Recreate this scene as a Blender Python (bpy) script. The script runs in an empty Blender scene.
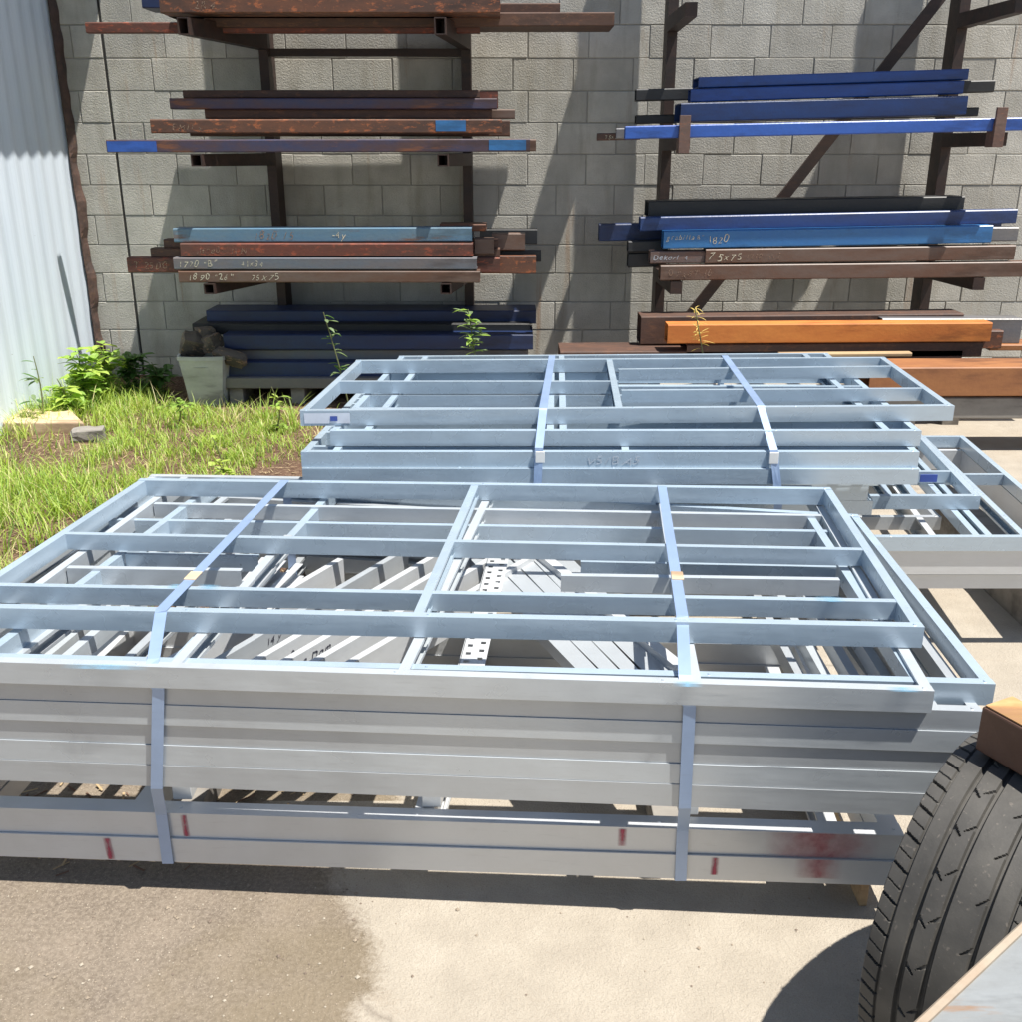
import bpy, math, random
from mathutils import Vector, noise, Matrix
random.seed(7)
S = bpy.context.scene
COL = S.collection
R = math.radians

# ---------------------------------------------------------------- camera, light, exposure
CAM_H = 1.65; PITCH = R(19.8); FPX = 1022.0
cam = bpy.data.objects.new('camera', bpy.data.cameras.new('camera')); COL.objects.link(cam)
cam.location = (0, 0, CAM_H); cam.rotation_euler = (R(90) - PITCH, 0, 0)
cam.data.sensor_width = 36; cam.data.lens = 36.0 * FPX / 1022.0
cam.data.clip_start = .05; cam.data.clip_end = 3000
S.camera = cam
SUN = Vector((-.34, .165, -1.0)).normalized()           # the way the light travels
w = bpy.data.worlds.new('World'); S.world = w; w.use_nodes = True
nt = w.node_tree; bg = nt.nodes['Background']
sky = nt.nodes.new('ShaderNodeTexSky'); sky.sky_type = 'NISHITA'; sky.sun_disc = False
el = math.asin(-SUN.z)
sky.sun_elevation = el
sky.sun_rotation = math.atan2(-SUN.x, -SUN.y)
sky.air_density = 1.0; sky.dust_density = .6
nt.links.new(sky.outputs[0], bg.inputs[0]); bg.inputs[1].default_value = .072
sl = bpy.data.lights.new('sun', 'SUN'); sl.energy = 5.0; sl.angle = R(.5); sl.color = (1, .955, .88)
so = bpy.data.objects.new('sun', sl); COL.objects.link(so)
so.rotation_euler = SUN.to_track_quat('-Z', 'Y').to_euler()
S.view_settings.view_transform = 'Standard'; S.view_settings.look = 'None'
S.view_settings.exposure = .72; S.view_settings.gamma = 1

# ---------------------------------------------------------------- measuring helpers: photo measurements to metres
CT, ST = math.cos(PITCH), math.sin(PITCH)
def ray(px, py):
    u = (px - 511) / FPX; v = -(py - 511) / FPX
    return u, CT + v * ST, -ST + v * CT
def G(px, py, z=0.0):
    r = ray(px, py); t = (z - CAM_H) / r[2]
    return Vector((r[0] * t, r[1] * t, z))
def W(px, py, Y):
    r = ray(px, py); t = Y / r[1]
    return Vector((r[0] * t, Y, CAM_H + r[2] * t))

# ---------------------------------------------------------------- materials
MATS = {}
def newmat(name):
    m = bpy.data.materials.new(name); m.use_nodes = True
    return m, m.node_tree, m.node_tree.nodes['Principled BSDF']
def ramp(nt, fac, stops):
    r = nt.nodes.new('ShaderNodeValToRGB'); nt.links.new(fac, r.inputs[0])
    e = r.color_ramp.elements
    while len(e) < len(stops): e.new(.5)
    for i, (p, c) in enumerate(stops):
        e[i].position = p; e[i].color = tuple(c) + (1,) if len(c) == 3 else c
    return r.outputs[0]
def coords(nt, scale=(1, 1, 1), kind='Object', rot=(0, 0, 0)):
    tc = nt.nodes.new('ShaderNodeTexCoord'); mp = nt.nodes.new('ShaderNodeMapping')
    mp.inputs['Scale'].default_value = scale; mp.inputs['Rotation'].default_value = rot
    nt.links.new(tc.outputs[kind], mp.inputs[0]); return mp.outputs[0]
def noisetex(nt, vec, scale, detail=4, rough=.55):
    n = nt.nodes.new('ShaderNodeTexNoise'); n.inputs['Scale'].default_value = scale
    n.inputs['Detail'].default_value = detail; n.inputs['Roughness'].default_value = rough
    nt.links.new(vec, n.inputs['Vector']); return n.outputs['Fac']
def mix(nt, fac, a, b, mode='MIX'):
    m = nt.nodes.new('ShaderNodeMix'); m.data_type = 'RGBA'; m.blend_type = mode
    for s, v in ((m.inputs[0], fac), (m.inputs[6], a), (m.inputs[7], b)):
        if isinstance(v, (int, float)): s.default_value = v
        elif isinstance(v, tuple): s.default_value = v + (1,) if len(v) == 3 else v
        else: nt.links.new(v, s)
    return m.outputs[2]
def math_(nt, op, a, b=0.0, clamp=False):
    m = nt.nodes.new('ShaderNodeMath'); m.operation = op; m.use_clamp = clamp
    for s, v in ((m.inputs[0], a), (m.inputs[1], b)):
        if isinstance(v, (int, float)): s.default_value = v
        else: nt.links.new(v, s)
    return m.outputs[0]
def bump(nt, b, h, strength, dist=.01):
    n = nt.nodes.new('ShaderNodeBump'); n.inputs['Strength'].default_value = strength
    n.inputs['Distance'].default_value = dist
    nt.links.new(h, n.inputs['Height']); nt.links.new(n.outputs[0], b.inputs['Normal'])

def galv(name, base, metallic, rough):
    m, nt, b = newmat(name)
    v = coords(nt); vs = coords(nt, (3, 3, 30))
    n1 = noisetex(nt, v, 9, 3); n2 = noisetex(nt, v, 160, 2)
    n3 = noisetex(nt, vs, 5, 4)
    c = mix(nt, n1, tuple(x * .86 for x in base), tuple(min(1, x * 1.1) for x in base))
    c2 = mix(nt, math_(nt, 'MULTIPLY', n2, .16), c, tuple(x * .7 for x in base))
    # handling smudges
    sm = ramp(nt, n3, [(.60, (0, 0, 0)), (.78, (.35, .35, .35))])
    c3 = mix(nt, sm, c2, tuple(x * .62 for x in base))
    nt.links.new(c3, b.inputs['Base Color'])
    b.inputs['Metallic'].default_value = metallic; b.inputs['Specular IOR Level'].default_value = 1.0; b.inputs['IOR'].default_value = 1.75
    rr = nt.nodes.new('ShaderNodeMapRange'); rr.inputs['To Min'].default_value = rough - .08; rr.inputs['To Max'].default_value = rough + .12
    nt.links.new(n1, rr.inputs[0]); nt.links.new(rr.outputs[0], b.inputs['Roughness'])
    bump(nt, b, math_(nt, 'ADD', noisetex(nt, v, 9, 2), math_(nt, 'MULTIPLY', noisetex(nt, coords(nt, (.6, .6, 4)), 7, 2), .6)), .22, .006)
    return m
GALV = galv('galvanised_steel', (.415, .515, .605), .18, .26)
GALV2 = galv('galvanised_steel_dull', (.43, .46, .485), .15, .30)
GALVN = galv('galvanised_steel_neutral', (.51, .555, .59), .18, .28)
ZINC = galv('zincalume_bright', (.58, .60, .615), .12, .34)
STRAP = galv('strap_steel', (.30, .42, .64), .25, .36)

def painted(name, base, alt, amt=.5, rough=.45, rust=None, scale=3.0):
    m, nt, b = newmat(name)
    v = coords(nt, (1, 3, 3)); n1 = noisetex(nt, v, scale, 6, .65); n2 = noisetex(nt, coords(nt), 45, 4)
    f = ramp(nt, n1, [(.5 - .22 * amt, (0, 0, 0)), (.62, (1, 1, 1))])
    c = mix(nt, f, base, alt)
    c = mix(nt, math_(nt, 'MULTIPLY', n2, .35), c, tuple(x * .55 for x in base))
    n5 = noisetex(nt, coords(nt, (.5, 2, 2)), 2.3, 6, .7)
    c = mix(nt, ramp(nt, n5, [(.50, (0, 0, 0)), (.60, (.75, .75, .75))]), c, tuple(x * .5 for x in alt))
    n6 = noisetex(nt, coords(nt, (1.5, 4, 4)), 9, 6, .75)
    if rough > .55 and .25 > base[0] > base[2]: c = mix(nt, ramp(nt, n6, [(.54, (0, 0, 0)), (.62, (.8, .8, .8))]), c, (min(.5, base[0] * 2.2), base[1] * 1.7, base[2] * 1.2))
    if rust:
        f2 = ramp(nt, noisetex(nt, coords(nt, (.6, 4, 4)), 5, 7, .7), [(.56, (0, 0, 0)), (.66, (1, 1, 1))])
        c = mix(nt, f2, c, rust)
    nt.links.new(c, b.inputs['Base Color']); b.inputs['Roughness'].default_value = rough
    bump(nt, b, n2, .25, .004)
    return m
RUST = (.20, .075, .035)
M_RUST = painted('rusty_steel', (.19, .075, .038), (.075, .042, .032), .9, .6)
M_RUSTRED = painted('red_oxide_steel', (.15, .045, .03), (.11, .05, .035), .4, .6)
M_RUSTDARK = painted('dark_rusty_steel', (.075, .045, .035), (.12, .06, .04), .6, .7)
M_ORANGE = painted('orange_rust_steel', (.62, .22, .045), (.50, .15, .03), .6, .7)
M_BROWN = painted('brown_primer_steel', (.36, .15, .055), (.28, .11, .045), .4, .6)
M_MILL = painted('mill_scale_steel', (.13, .12, .125), (.18, .085, .05), .8, .5)
M_MILL2 = painted('mill_scale_brownish_steel', (.15, .11, .09), (.13, .065, .04), .7, .5)
M_BLUE = painted('bright_blue_steel', (.035, .12, .48), (.03, .10, .40), .3, .35)
M_BLUE2 = painted('mid_blue_steel', (.03, .16, .42), (.04, .18, .42), .3, .38)
M_BLUESHADE = painted('shaded_blue_steel', (.012, .065, .27), (.012, .045, .18), .4, .45)  # darker copy of the blue: shade on the upper load put into the colour
M_NAVY = painted('navy_steel', (.014, .038, .13), (.018, .028, .08), .6, .45)
M_NAVYRUST = painted('navy_rust_steel', (.03, .05, .13), (.10, .05, .04), .9, .5, RUST)
M_BLACK = painted('black_steel', (.018, .02, .024), (.03, .03, .03), .4, .5)
M_STEELBLUE = painted('faded_blue_steel', (.10, .21, .32), (.14, .22, .28), .6, .45, (.16, .11, .09))
M_GREYBLUE = painted('grey_blue_steel', (.13, .16, .20), (.17, .15, .15), .7, .45)
M_RACK = painted('rack_brown_steel', (.022, .015, .013), (.05, .024, .018), .7, .6)
M_GREYTUBE = painted('grey_tube_steel', (.16, .16, .17), (.2, .19, .18), .3, .4)
M_TAN = painted('tan_timber', (.5, .36, .2), (.42, .28, .16), .5, .8)
M_GREYTIMBER = painted('grey_timber', (.30, .28, .25), (.22, .2, .18), .5, .85)
M_SLAB = painted('pale_slab', (.66, .52, .36), (.55, .38, .24), .5, .85)
M_STONE = painted('broken_stone', (.15, .125, .10), (.08, .07, .055), .5, .9)
M_BUCKET = painted('weathered_bucket', (.55, .57, .53), (.42, .43, .40), .5, .6)

def plain(name, c, rough=.6, metallic=0):
    m, nt, b = newmat(name)
    n = noisetex(nt, coords(nt), 25, 3)
    nt.links.new(mix(nt, n, tuple(x * .8 for x in c), tuple(min(1, x * 1.15) for x in c)), b.inputs['Base Color'])
    b.inputs['Roughness'].default_value = rough; b.inputs['Metallic'].default_value = metallic
    return m
def chalk(name, c, lo):
    m = plain(name, c, .9); nt = m.node_tree; b = nt.nodes['Principled BSDF']
    nt.links.new(ramp(nt, noisetex(nt, coords(nt), 130, 3, .7), [(lo, (0, 0, 0)), (lo + .14, (1, 1, 1))]), b.inputs['Alpha']); return m
M_CHALK = chalk('chalk_writing', (.62, .58, .45), .36)
M_CHALKDIM = chalk('faded_chalk_writing', (.32, .22, .16), .42)
M_INK = plain('marker_ink', (.03, .03, .05), .6)
M_INKDIM = plain('faded_marker_ink', (.47, .52, .58), .4)
M_WHITE = plain('white_clip', (.8, .8, .78), .5)
M_BLUETAG = plain('blue_tag', (.05, .09, .35), .5)
M_STICKER = plain('pale_sticker', (.62, .66, .74), .5)

def spray(name, col, dens=.75):
    m, nt, b = newmat(name)
    b.inputs['Base Color'].default_value = col + (1,); b.inputs['Roughness'].default_value = .6
    g = coords(nt, kind='Generated')
    sub = nt.nodes.new('ShaderNodeVectorMath'); sub.operation = 'SUBTRACT'; sub.inputs[1].default_value = (.5, .5, .5)
    nt.links.new(g, sub.inputs[0])
    sep = nt.nodes.new('ShaderNodeSeparateXYZ'); nt.links.new(sub.outputs[0], sep.inputs[0])
    ax = math_(nt, 'ABSOLUTE', sep.outputs[0]); f = math_(nt, 'SUBTRACT', 1.0, math_(nt, 'MULTIPLY', ax, 2.0), True)
    n = noisetex(nt, coords(nt), 40, 3)
    a = math_(nt, 'MULTIPLY', math_(nt, 'MULTIPLY', f, n), dens * 2.6, True)
    nt.links.new(a, b.inputs['Alpha'])
    return m
M_SPRAYRED = spray('red_spray_paint', (.36, .04, .08), .62)
M_SPRAYREDSOFT = spray('soft_red_spray_paint', (.45, .05, .07), .36)
M_SPRAYBLUE = spray('blue_chalk_paint', (.18, .42, .62), .32)

# ---------------------------------------------------------------- mesh helpers
class MB:
    def __init__(s): s.v = []; s.f = []; s.m = []
    def add(s, vs, fs, mi=0):
        o = len(s.v); s.v += [tuple(x) for x in vs]; s.f += [tuple(i + o for i in f) for f in fs]; s.m += [mi] * len(fs); return s
    def box(s, x0, x1, y0, y1, z0, z1, mi=0):
        vs = [(x, y, z) for x in (x0, x1) for y in (y0, y1) for z in (z0, z1)]
        return s.add(vs, [(0, 1, 3, 2), (4, 6, 7, 5), (0, 4, 5, 1), (2, 3, 7, 6), (0, 2, 6, 4), (1, 5, 7, 3)], mi)
    def extrude(s, pts0, pts1, mi=0, caps=True):
        n = len(pts0)
        fs = [(i, (i + 1) % n, n + (i + 1) % n, n + i) for i in range(n)]
        if caps: fs += [tuple(range(n - 1, -1, -1)), tuple(range(n, 2 * n))]
        return s.add(list(pts0) + list(pts1), fs, mi)
    def obb(s, p0, p1, wid, hei, up=(0, 0, 1), mi=0):
        p0 = Vector(p0); p1 = Vector(p1); d = (p1 - p0).normalized(); u = Vector(up)
        n = d.cross(u).normalized(); u = n.cross(d).normalized()
        q = [n * (a * wid / 2) + u * (b * hei / 2) for a, b in ((-1, -1), (1, -1), (1, 1), (-1, 1))]
        return s.extrude([p0 + k for k in q], [p1 + k for k in q], mi)
    def tube(s, path, rad, n=8, mi=0):
        path = [Vector(p) for p in path]; rings = []
        if not isinstance(rad, (list, tuple)): rad = [rad] * len(path)
        for i, p in enumerate(path):
            d = (path[min(i + 1, len(path) - 1)] - path[max(i - 1, 0)]).normalized()
            a = d.cross(Vector((.3, .9, .2))).normalized(); b = d.cross(a)
            rings.append([p + (a * math.cos(t * 2 * math.pi / n) + b * math.sin(t * 2 * math.pi / n)) * rad[i] for t in range(n)])
        vs = [v for r_ in rings for v in r_]; fs = []
        for i in range(len(rings) - 1):
            for t in range(n): fs.append((i * n + t, i * n + (t + 1) % n, (i + 1) * n + (t + 1) % n, (i + 1) * n + t))
        fs += [tuple(range(n - 1, -1, -1)), tuple(range((len(rings) - 1) * n, len(rings) * n))]
        return s.add(vs, fs, mi)
    def chan(s, p0, p1, wid, h, side, t=.0018, lip=.009, mi=0, trim=0):
        """C section: top of the web runs p0 to p1, flanges reach 'side' (+1: to the left of the run)"""
        p0 = Vector(p0); p1 = Vector(p1); d = (p1 - p0).normalized(); p0 = p0 + d * trim; p1 = p1 - d * trim
        n = Vector((-d.y, d.x, 0)).normalized() * side; u = Vector((0, 0, 1))
        if lip: pr = [(0, 0), (wid, 0), (wid, -lip), (wid - t, -lip), (wid - t, -t), (t, -t), (t, -h + t), (wid - t, -h + t), (wid - t, -h + lip), (wid, -h + lip), (wid, -h), (0, -h)]
        else: pr = [(0, 0), (wid, 0), (wid, -t), (t, -t), (t, -h + t), (wid, -h + t), (wid, -h), (0, -h)]
        return s.extrude([p0 + n * a + u * b for a, b in pr], [p1 + n * a + u * b for a, b in pr], mi)
    def rhs(s, p0, p1, dep, h, t=.005, mi=0):
        """hollow box tube; p0, p1 = front bottom edge; depth goes away from the camera"""
        p0 = Vector(p0); p1 = Vector(p1); d = (p1 - p0).normalized(); n = Vector((-d.y, d.x, 0)).normalized()
        if n.y < 0: n = -n
        u = Vector((0, 0, 1)); b = .006
        o = [(b, 0), (dep - b, 0), (dep, b), (dep, h - b), (dep - b, h), (b, h), (0, h - b), (0, b)]
        t2 = max(t, .007)
        i_ = [(t2 + .002, t2), (dep - t2 - .002, t2), (dep - t2, t2 + .002), (dep - t2, h - t2 - .002), (dep - t2 - .002, h - t2), (t2 + .002, h - t2), (t2, h - t2 - .002), (t2, t2 + .002)]
        V = []
        for p in (p0, p1):
            for pr in (o, i_): V += [p + n * a + u * c for a, c in pr]
        fs = []
        for k in range(8):
            j = (k + 1) % 8
            fs += [(k, j, 16 + j, 16 + k), (8 + j, 8 + k, 24 + k, 24 + j), (k, 8 + k, 8 + j, j), (16 + k, 16 + j, 24 + j, 24 + k)]
        return s.add(V, fs, mi)
    def build(s, name, mats, parent=None, smooth=False):
        me = bpy.data.meshes.new(name)
        org = Vector((0, 0, 0))
        if parent is None and s.v:
            xs = [v[0] for v in s.v]; ys = [v[1] for v in s.v]; zs = [v[2] for v in s.v]
            org = Vector(((min(xs) + max(xs)) / 2, (min(ys) + max(ys)) / 2, min(zs)))
        elif parent is not None: org = parent.location
        me.from_pydata([(v[0] - org.x, v[1] - org.y, v[2] - org.z) for v in s.v], [], s.f)
        for m in (mats if isinstance(mats, (list, tuple)) else [mats]): me.materials.append(m)
        me.polygons.foreach_set('material_index', s.m)
        me.validate(); me.update()
        import bmesh
        bm = bmesh.new(); bm.from_mesh(me)
        if len(bm.faces) < 4000: bmesh.ops.recalc_face_normals(bm, faces=bm.faces)
        bm.to_mesh(me); bm.free()
        if smooth: me.polygons.foreach_set('use_smooth', [True] * len(me.polygons))
        o = bpy.data.objects.new(name, me); COL.objects.link(o)
        if parent is None: o.location = org
        else: o.parent = parent
        return o
def bevel(o, wd=.003, seg=2):
    m = o.modifiers.new('bevel', 'BEVEL'); m.width = wd; m.segments = seg; m.limit_method = 'ANGLE'; return o
def tag(o, label=None, cat=None, group=None, kind=None):
    if label: o['label'] = label
    if cat: o['category'] = cat
    if group: o['group'] = group
    if kind: o['kind'] = kind
    return o
def empty(name, loc, label, cat, group=None):
    o = bpy.data.objects.new(name, None); COL.objects.link(o); o.location = loc; o.empty_display_size = .1
    return tag(o, label, cat, group)
def subpart(name, mb, mat, part, root):
    """a child of a part: vertices in world, the part itself sits at its root's origin"""
    me = mb.build(name, mat, root); me.parent = part; return me
_fontcache = {}
def writing(txt, p0, xdir, ydir, size, mat, root, part=None, name='writing', shear=.25, off=.0015, narrow=1.0):
    """letters as a thin mesh lying on a face: p0 = lower left corner, xdir = reading direction, ydir = up"""
    X = Vector(xdir).normalized(); N = X.cross(Vector(ydir)).normalized(); Y = N.cross(X)
    rnd = random.Random(len(txt) * 7 + int(size * 1e4) + ord(txt[0])); mb = MB(); cx = 0
    for ch in txt:
        if ch == ' ': cx += size * .35; continue
        cu = bpy.data.curves.new('t', 'FONT'); cu.body = ch; cu.size = size * rnd.uniform(.85, 1.18); cu.shear = shear + rnd.uniform(-.15, .2); cu.offset = -size * rnd.uniform(.004, .014); cu.extrude = .0003
        ob = bpy.data.objects.new('t', cu); COL.objects.link(ob); bpy.context.view_layer.update()
        me = bpy.data.meshes.new_from_object(ob.evaluated_get(bpy.context.evaluated_depsgraph_get())); bpy.data.objects.remove(ob)
        an = rnd.uniform(-.16, .16); dy = rnd.uniform(-.06, .08) * size; wmax = max([v.co.x for v in me.vertices] + [size * .2])
        vs = []
        for v in me.vertices:
            x_ = v.co.x * math.cos(an) - v.co.y * math.sin(an); y_ = v.co.x * math.sin(an) + v.co.y * math.cos(an)
            x_ += size * .03 * math.sin(v.co.y / size * 9 + cx * 40); y_ += size * .02 * math.sin(v.co.x / size * 11 + cx * 70)
            vs.append(Vector(p0) + X * (x_ + cx) * narrow + Y * (y_ + dy) + N * (off + v.co.z))
        mb.add(vs, [tuple(p.vertices) for p in me.polygons]); cx += wmax + size * rnd.uniform(.04, .13)
    o = mb.build(name, mat, root)
    if part is not None: o.parent = part
    return o

# ================================================================ SETTING
def mat_ground():
    m, nt, b = newmat('yard_concrete_and_dirt')
    v = coords(nt)
    sep = nt.nodes.new('ShaderNodeSeparateXYZ'); nt.links.new(v, sep.inputs[0])
    big = noisetex(nt, v, 1.3, 5, .6); mid = noisetex(nt, v, 7, 6, .65); fine = noisetex(nt, v, 90, 4, .7); grit = noisetex(nt, v, 260, 2, .6)
    con = ramp(nt, mid, [(.25, (.335, .295, .24)), (.55, (.40, .355, .29)), (.8, (.46, .415, .345))])
    con = mix(nt, math_(nt, 'MULTIPLY', ramp(nt, grit, [(.35, (1, 1, 1)), (.55, (0, 0, 0))]), .28), con, (.24, .19, .14))
    con = mix(nt, ramp(nt, big, [(.52, (0, 0, 0)), (.75, (.5, .5, .5))]), con, (.36, .29, .215))
    dirt = ramp(nt, mid, [(.25, (.13, .102, .078)), (.5, (.18, .145, .11)), (.72, (.235, .19, .145))])
    dirt = mix(nt, ramp(nt, fine, [(.42, (0, 0, 0)), (.68, (.8, .8, .8))]), dirt, (.30, .25, .195))
    dirt = mix(nt, ramp(nt, grit, [(.62, (0, 0, 0)), (.70, (1, 1, 1))]), dirt, (.42, .36, .29))
    dirt = mix(nt, ramp(nt, big, [(.42, (.5, .5, .5)), (.56, (0, 0, 0))]), dirt, (.19, .15, .09))
    # dirt lies left of a wandering edge
    edge = math_(nt, 'ADD', sep.outputs[0], math_(nt, 'MULTIPLY', math_(nt, 'SUBTRACT', big, .5), .30))
    edge = math_(nt, 'ADD', edge, math_(nt, 'ADD', math_(nt, 'MULTIPLY', math_(nt, 'SUBTRACT', fine, .5), .10), math_(nt, 'MULTIPLY', math_(nt, 'SUBTRACT', mid, .5), .16)))
    curve = math_(nt, 'MULTIPLY', math_(nt, 'POWER', math_(nt, 'ABSOLUTE', math_(nt, 'SUBTRACT', sep.outputs[1], 1.62)), 2.0), .75)
    far = math_(nt, 'GREATER_THAN', sep.outputs[1], 2.3)
    curve = math_(nt, 'MULTIPLY', curve, math_(nt, 'SUBTRACT', 1.0, far))
    edge = math_(nt, 'ADD', edge, curve)
    f = ramp(nt, math_(nt, 'ADD', edge, .5), [(.155, (1, 1, 1)), (.215, (0, 0, 0))])
    vo = nt.nodes.new('ShaderNodeTexVoronoi'); vo.feature = 'DISTANCE_TO_EDGE'; vo.inputs['Scale'].default_value = .55
    wv = nt.nodes.new('ShaderNodeVectorMath'); wv.operation = 'ADD'; nt.links.new(v, wv.inputs[0])
    nn_ = nt.nodes.new('ShaderNodeTexNoise'); nn_.inputs['Scale'].default_value = 3; nn_.inputs['Detail'].default_value = 6; nt.links.new(v, nn_.inputs['Vector'])
    sc_ = nt.nodes.new('ShaderNodeVectorMath'); sc_.operation = 'SCALE'; sc_.inputs['Scale'].default_value = .35; nt.links.new(nn_.outputs['Color'], sc_.inputs[0]); nt.links.new(sc_.outputs[0], wv.inputs[1]); nt.links.new(wv.outputs[0], vo.inputs['Vector'])
    con = mix(nt, ramp(nt, vo.outputs['Distance'], [(.0, (.55, .55, .55)), (.006, (0, 0, 0))]), con, (.17, .14, .11))
    st1 = noisetex(nt, coords(nt, (1, 2.2, 1)), 2.6, 6, .7)
    con = mix(nt, ramp(nt, st1, [(.60, (0, 0, 0)), (.70, (.35, .35, .35))]), con, (.25, .19, .13))
    c = mix(nt, f, con, dirt)
    nt.links.new(c, b.inputs['Base Color']); b.inputs['Roughness'].default_value = .92
    h = math_(nt, 'ADD', math_(nt, 'MULTIPLY', fine, .6), math_(nt, 'MULTIPLY', mid, .6))
    h = math_(nt, 'ADD', h, math_(nt, 'MULTIPLY', grit, .3))
    bump(nt, b, h, .8, .012)
    return m
mb = MB(); mb.add([(-400, -400, 0), (400, -400, 0), (400, 400, 0), (-400, 400, 0)], [(0, 1, 2, 3)])
tag(mb.build('ground', mat_ground()), kind='structure')

def soil_h(x, y):
    e = min(1, max(0, (-.62 - x) / .25)) * min(1, max(0, (y - 2.55) / .3))
    return -.02 + e * (.03 + .035 * max(0, min(1, (-1 - x) / 1.8)) + .02 * noise.noise(Vector((x * 2.2, y * 2.2, 0))) + .012 * noise.noise(Vector((x * 9, y * 9, 3))))
def mat_soil():
    m, nt, b = newmat('mulchy_soil'); v = coords(nt)
    mid = noisetex(nt, v, 6, 6, .7); fine = noisetex(nt, v, 70, 5, .75)
    vs = coords(nt, (1, 3.5, 1), rot=(0, 0, .5)); str_ = noisetex(nt, vs, 60, 3, .6)
    c = ramp(nt, mid, [(.3, (.085, .045, .028)), (.5, (.15, .08, .05)), (.7, (.22, .14, .085))])
    c = mix(nt, ramp(nt, str_, [(.55, (0, 0, 0)), (.64, (.9, .9, .9))]), c, (.42, .31, .19))
    c = mix(nt, ramp(nt, fine, [(.3, (1, 1, 1)), (.45, (0, 0, 0))]), c, (.05, .03, .02))
    nt.links.new(c, b.inputs['Base Color']); b.inputs['Roughness'].default_value = .95
    bump(nt, b, math_(nt, 'ADD', fine, str_), .8, .02); return m
mb = MB(); NX, NY = 110, 150; X0, X1, Y0, Y1 = -3.05, -.3, 2.5, 7.42
mb.v = [(X0 + (X1 - X0) * i / NX, Y0 + (Y1 - Y0) * j / NY, soil_h(X0 + (X1 - X0) * i / NX, Y0 + (Y1 - Y0) * j / NY)) for j in range(NY + 1) for i in range(NX + 1)]
mb.f = [(j * (NX + 1) + i, j * (NX + 1) + i + 1, (j + 1) * (NX + 1) + i + 1, (j + 1) * (NX + 1) + i) for j in range(NY) for i in range(NX)]
mb.m = [0] * len(mb.f)
tag(mb.build('soil', mat_soil(), smooth=True), kind='structure')

# ---- concrete block wall, every block laid
WY = 7.40
def mat_block():
    m, nt, b = newmat('concrete_block'); v = coords(nt)
    at = nt.nodes.new('ShaderNodeAttribute'); at.attribute_name = 'tone'; at.attribute_type = 'GEOMETRY'
    n1 = noisetex(nt, v, 5, 5, .6); n2 = noisetex(nt, v, 90, 4, .7); n3 = noisetex(nt, coords(nt, (4, 4, .6)), 2.2, 4)
    c = ramp(nt, n1, [(.3, (.46, .445, .40)), (.6, (.59, .57, .515)), (.8, (.66, .64, .59))])
    c = mix(nt, .75, c, at.outputs['Color'], 'MULTIPLY')
    c = mix(nt, math_(nt, 'MULTIPLY', n2, .25), c, (.22, .205, .17))
    c = mix(nt, ramp(nt, n3, [(.52, (0, 0, 0)), (.72, (.55, .55, .55))]), c, (.30, .27, .21))
    n4 = noisetex(nt, coords(nt, (5, 5, .35)), 1.6, 5, .7)
    c = mix(nt, ramp(nt, n4, [(.60, (0, 0, 0)), (.72, (.6, .6, .6))]), c, (.33, .19, .10))
    c = mix(nt, ramp(nt, noisetex(nt, v, 1.1, 4), [(.35, (.45, .45, .45)), (.55, (0, 0, 0))]), c, (.36, .36, .34))
    nt.links.new(c, b.inputs['Base Color']); b.inputs['Roughness'].default_value = .95
    bump(nt, b, n2, .8, .008); return m
M_BLOCK = mat_block()
M_MORTAR = plain('mortar', (.36, .35, .32), .95); M_JOINT = plain('dark_gap', (.03, .028, .026), .95)
wall = tag(empty('block_wall', (0, WY, 0), 'grey concrete block wall with sun and shadow behind the racks', 'wall'), kind='thing')
mb = MB(); tones = []
z_j = W(300, 154, WY).z; z0 = z_j - math.floor(z_j / .2) * .2 - .2
XJ = W(98, 0, WY).x
rw = random.Random(3)
row = 0; z = z0
while z < 4.2:
    h = .2; x = XJ + .004 - (0 if row % 2 else .2) - 4 * .4
    segs = []
    # left of control joint
    xx = XJ - .006
    first = .2 if row % 2 else .4
    while xx > -3.6: segs.append((xx - first, xx)); xx -= first; first = .4
    xx = XJ + .006; first = .2 if row % 2 == 0 else .4
    if row % 7 == 3: first = .3
    while xx < 6.6: segs.append((xx, xx + first)); xx += first; first = .4
    for a, b_ in segs:
        j = .002 + rw.random() * .0022; dy = rw.uniform(-.002, .002); t = rw.uniform(.72, 1.08)
        zt = z + h - j + rw.uniform(-.002, .002); zb = z + j; e = .003; x0_, x1_ = a + j, b_ - j + rw.uniform(-.003, .002)
        yf = WY - .012 + dy
        vs = [(x0_, WY + .03, zb), (x1_, WY + .03, zb), (x1_, WY + .03, zt), (x0_, WY + .03, zt),
              (x0_, yf + e, zb), (x1_, yf + e, zb), (x1_, yf + e, zt), (x0_, yf + e, zt),
              (x0_ + e, yf, zb + e), (x1_ - e, yf, zb + e), (x1_ - e, yf, zt - e), (x0_ + e, yf, zt - e)]
        mb.add(vs, [(8, 9, 10, 11)] + [(k, (k + 1) % 4, 4 + (k + 1) % 4, 4 + k) for k in range(4)] + [(4 + k, 4 + (k + 1) % 4, 8 + (k + 1) % 4, 8 + k) for k in range(4)])
        tones += [t] * 12
    z += h; row += 1
o = mb.build('blocks', M_BLOCK, wall)
ca = o.data.color_attributes.new('tone', 'FLOAT_COLOR', 'POINT')
for i, t in enumerate(tones): ca.data[i].color = (t, t, t * .99, 1)
mb = MB(); mb.box(-3.7, 6.6, WY - .004, WY + .02, -.1, z); mb.build('mortar', M_MORTAR, wall)
mb = MB(); mb.box(XJ - .0055, XJ + .0055, WY - .0085, WY - .002, 0, z); mb.build('control_joint', M_JOINT, wall)
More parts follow.
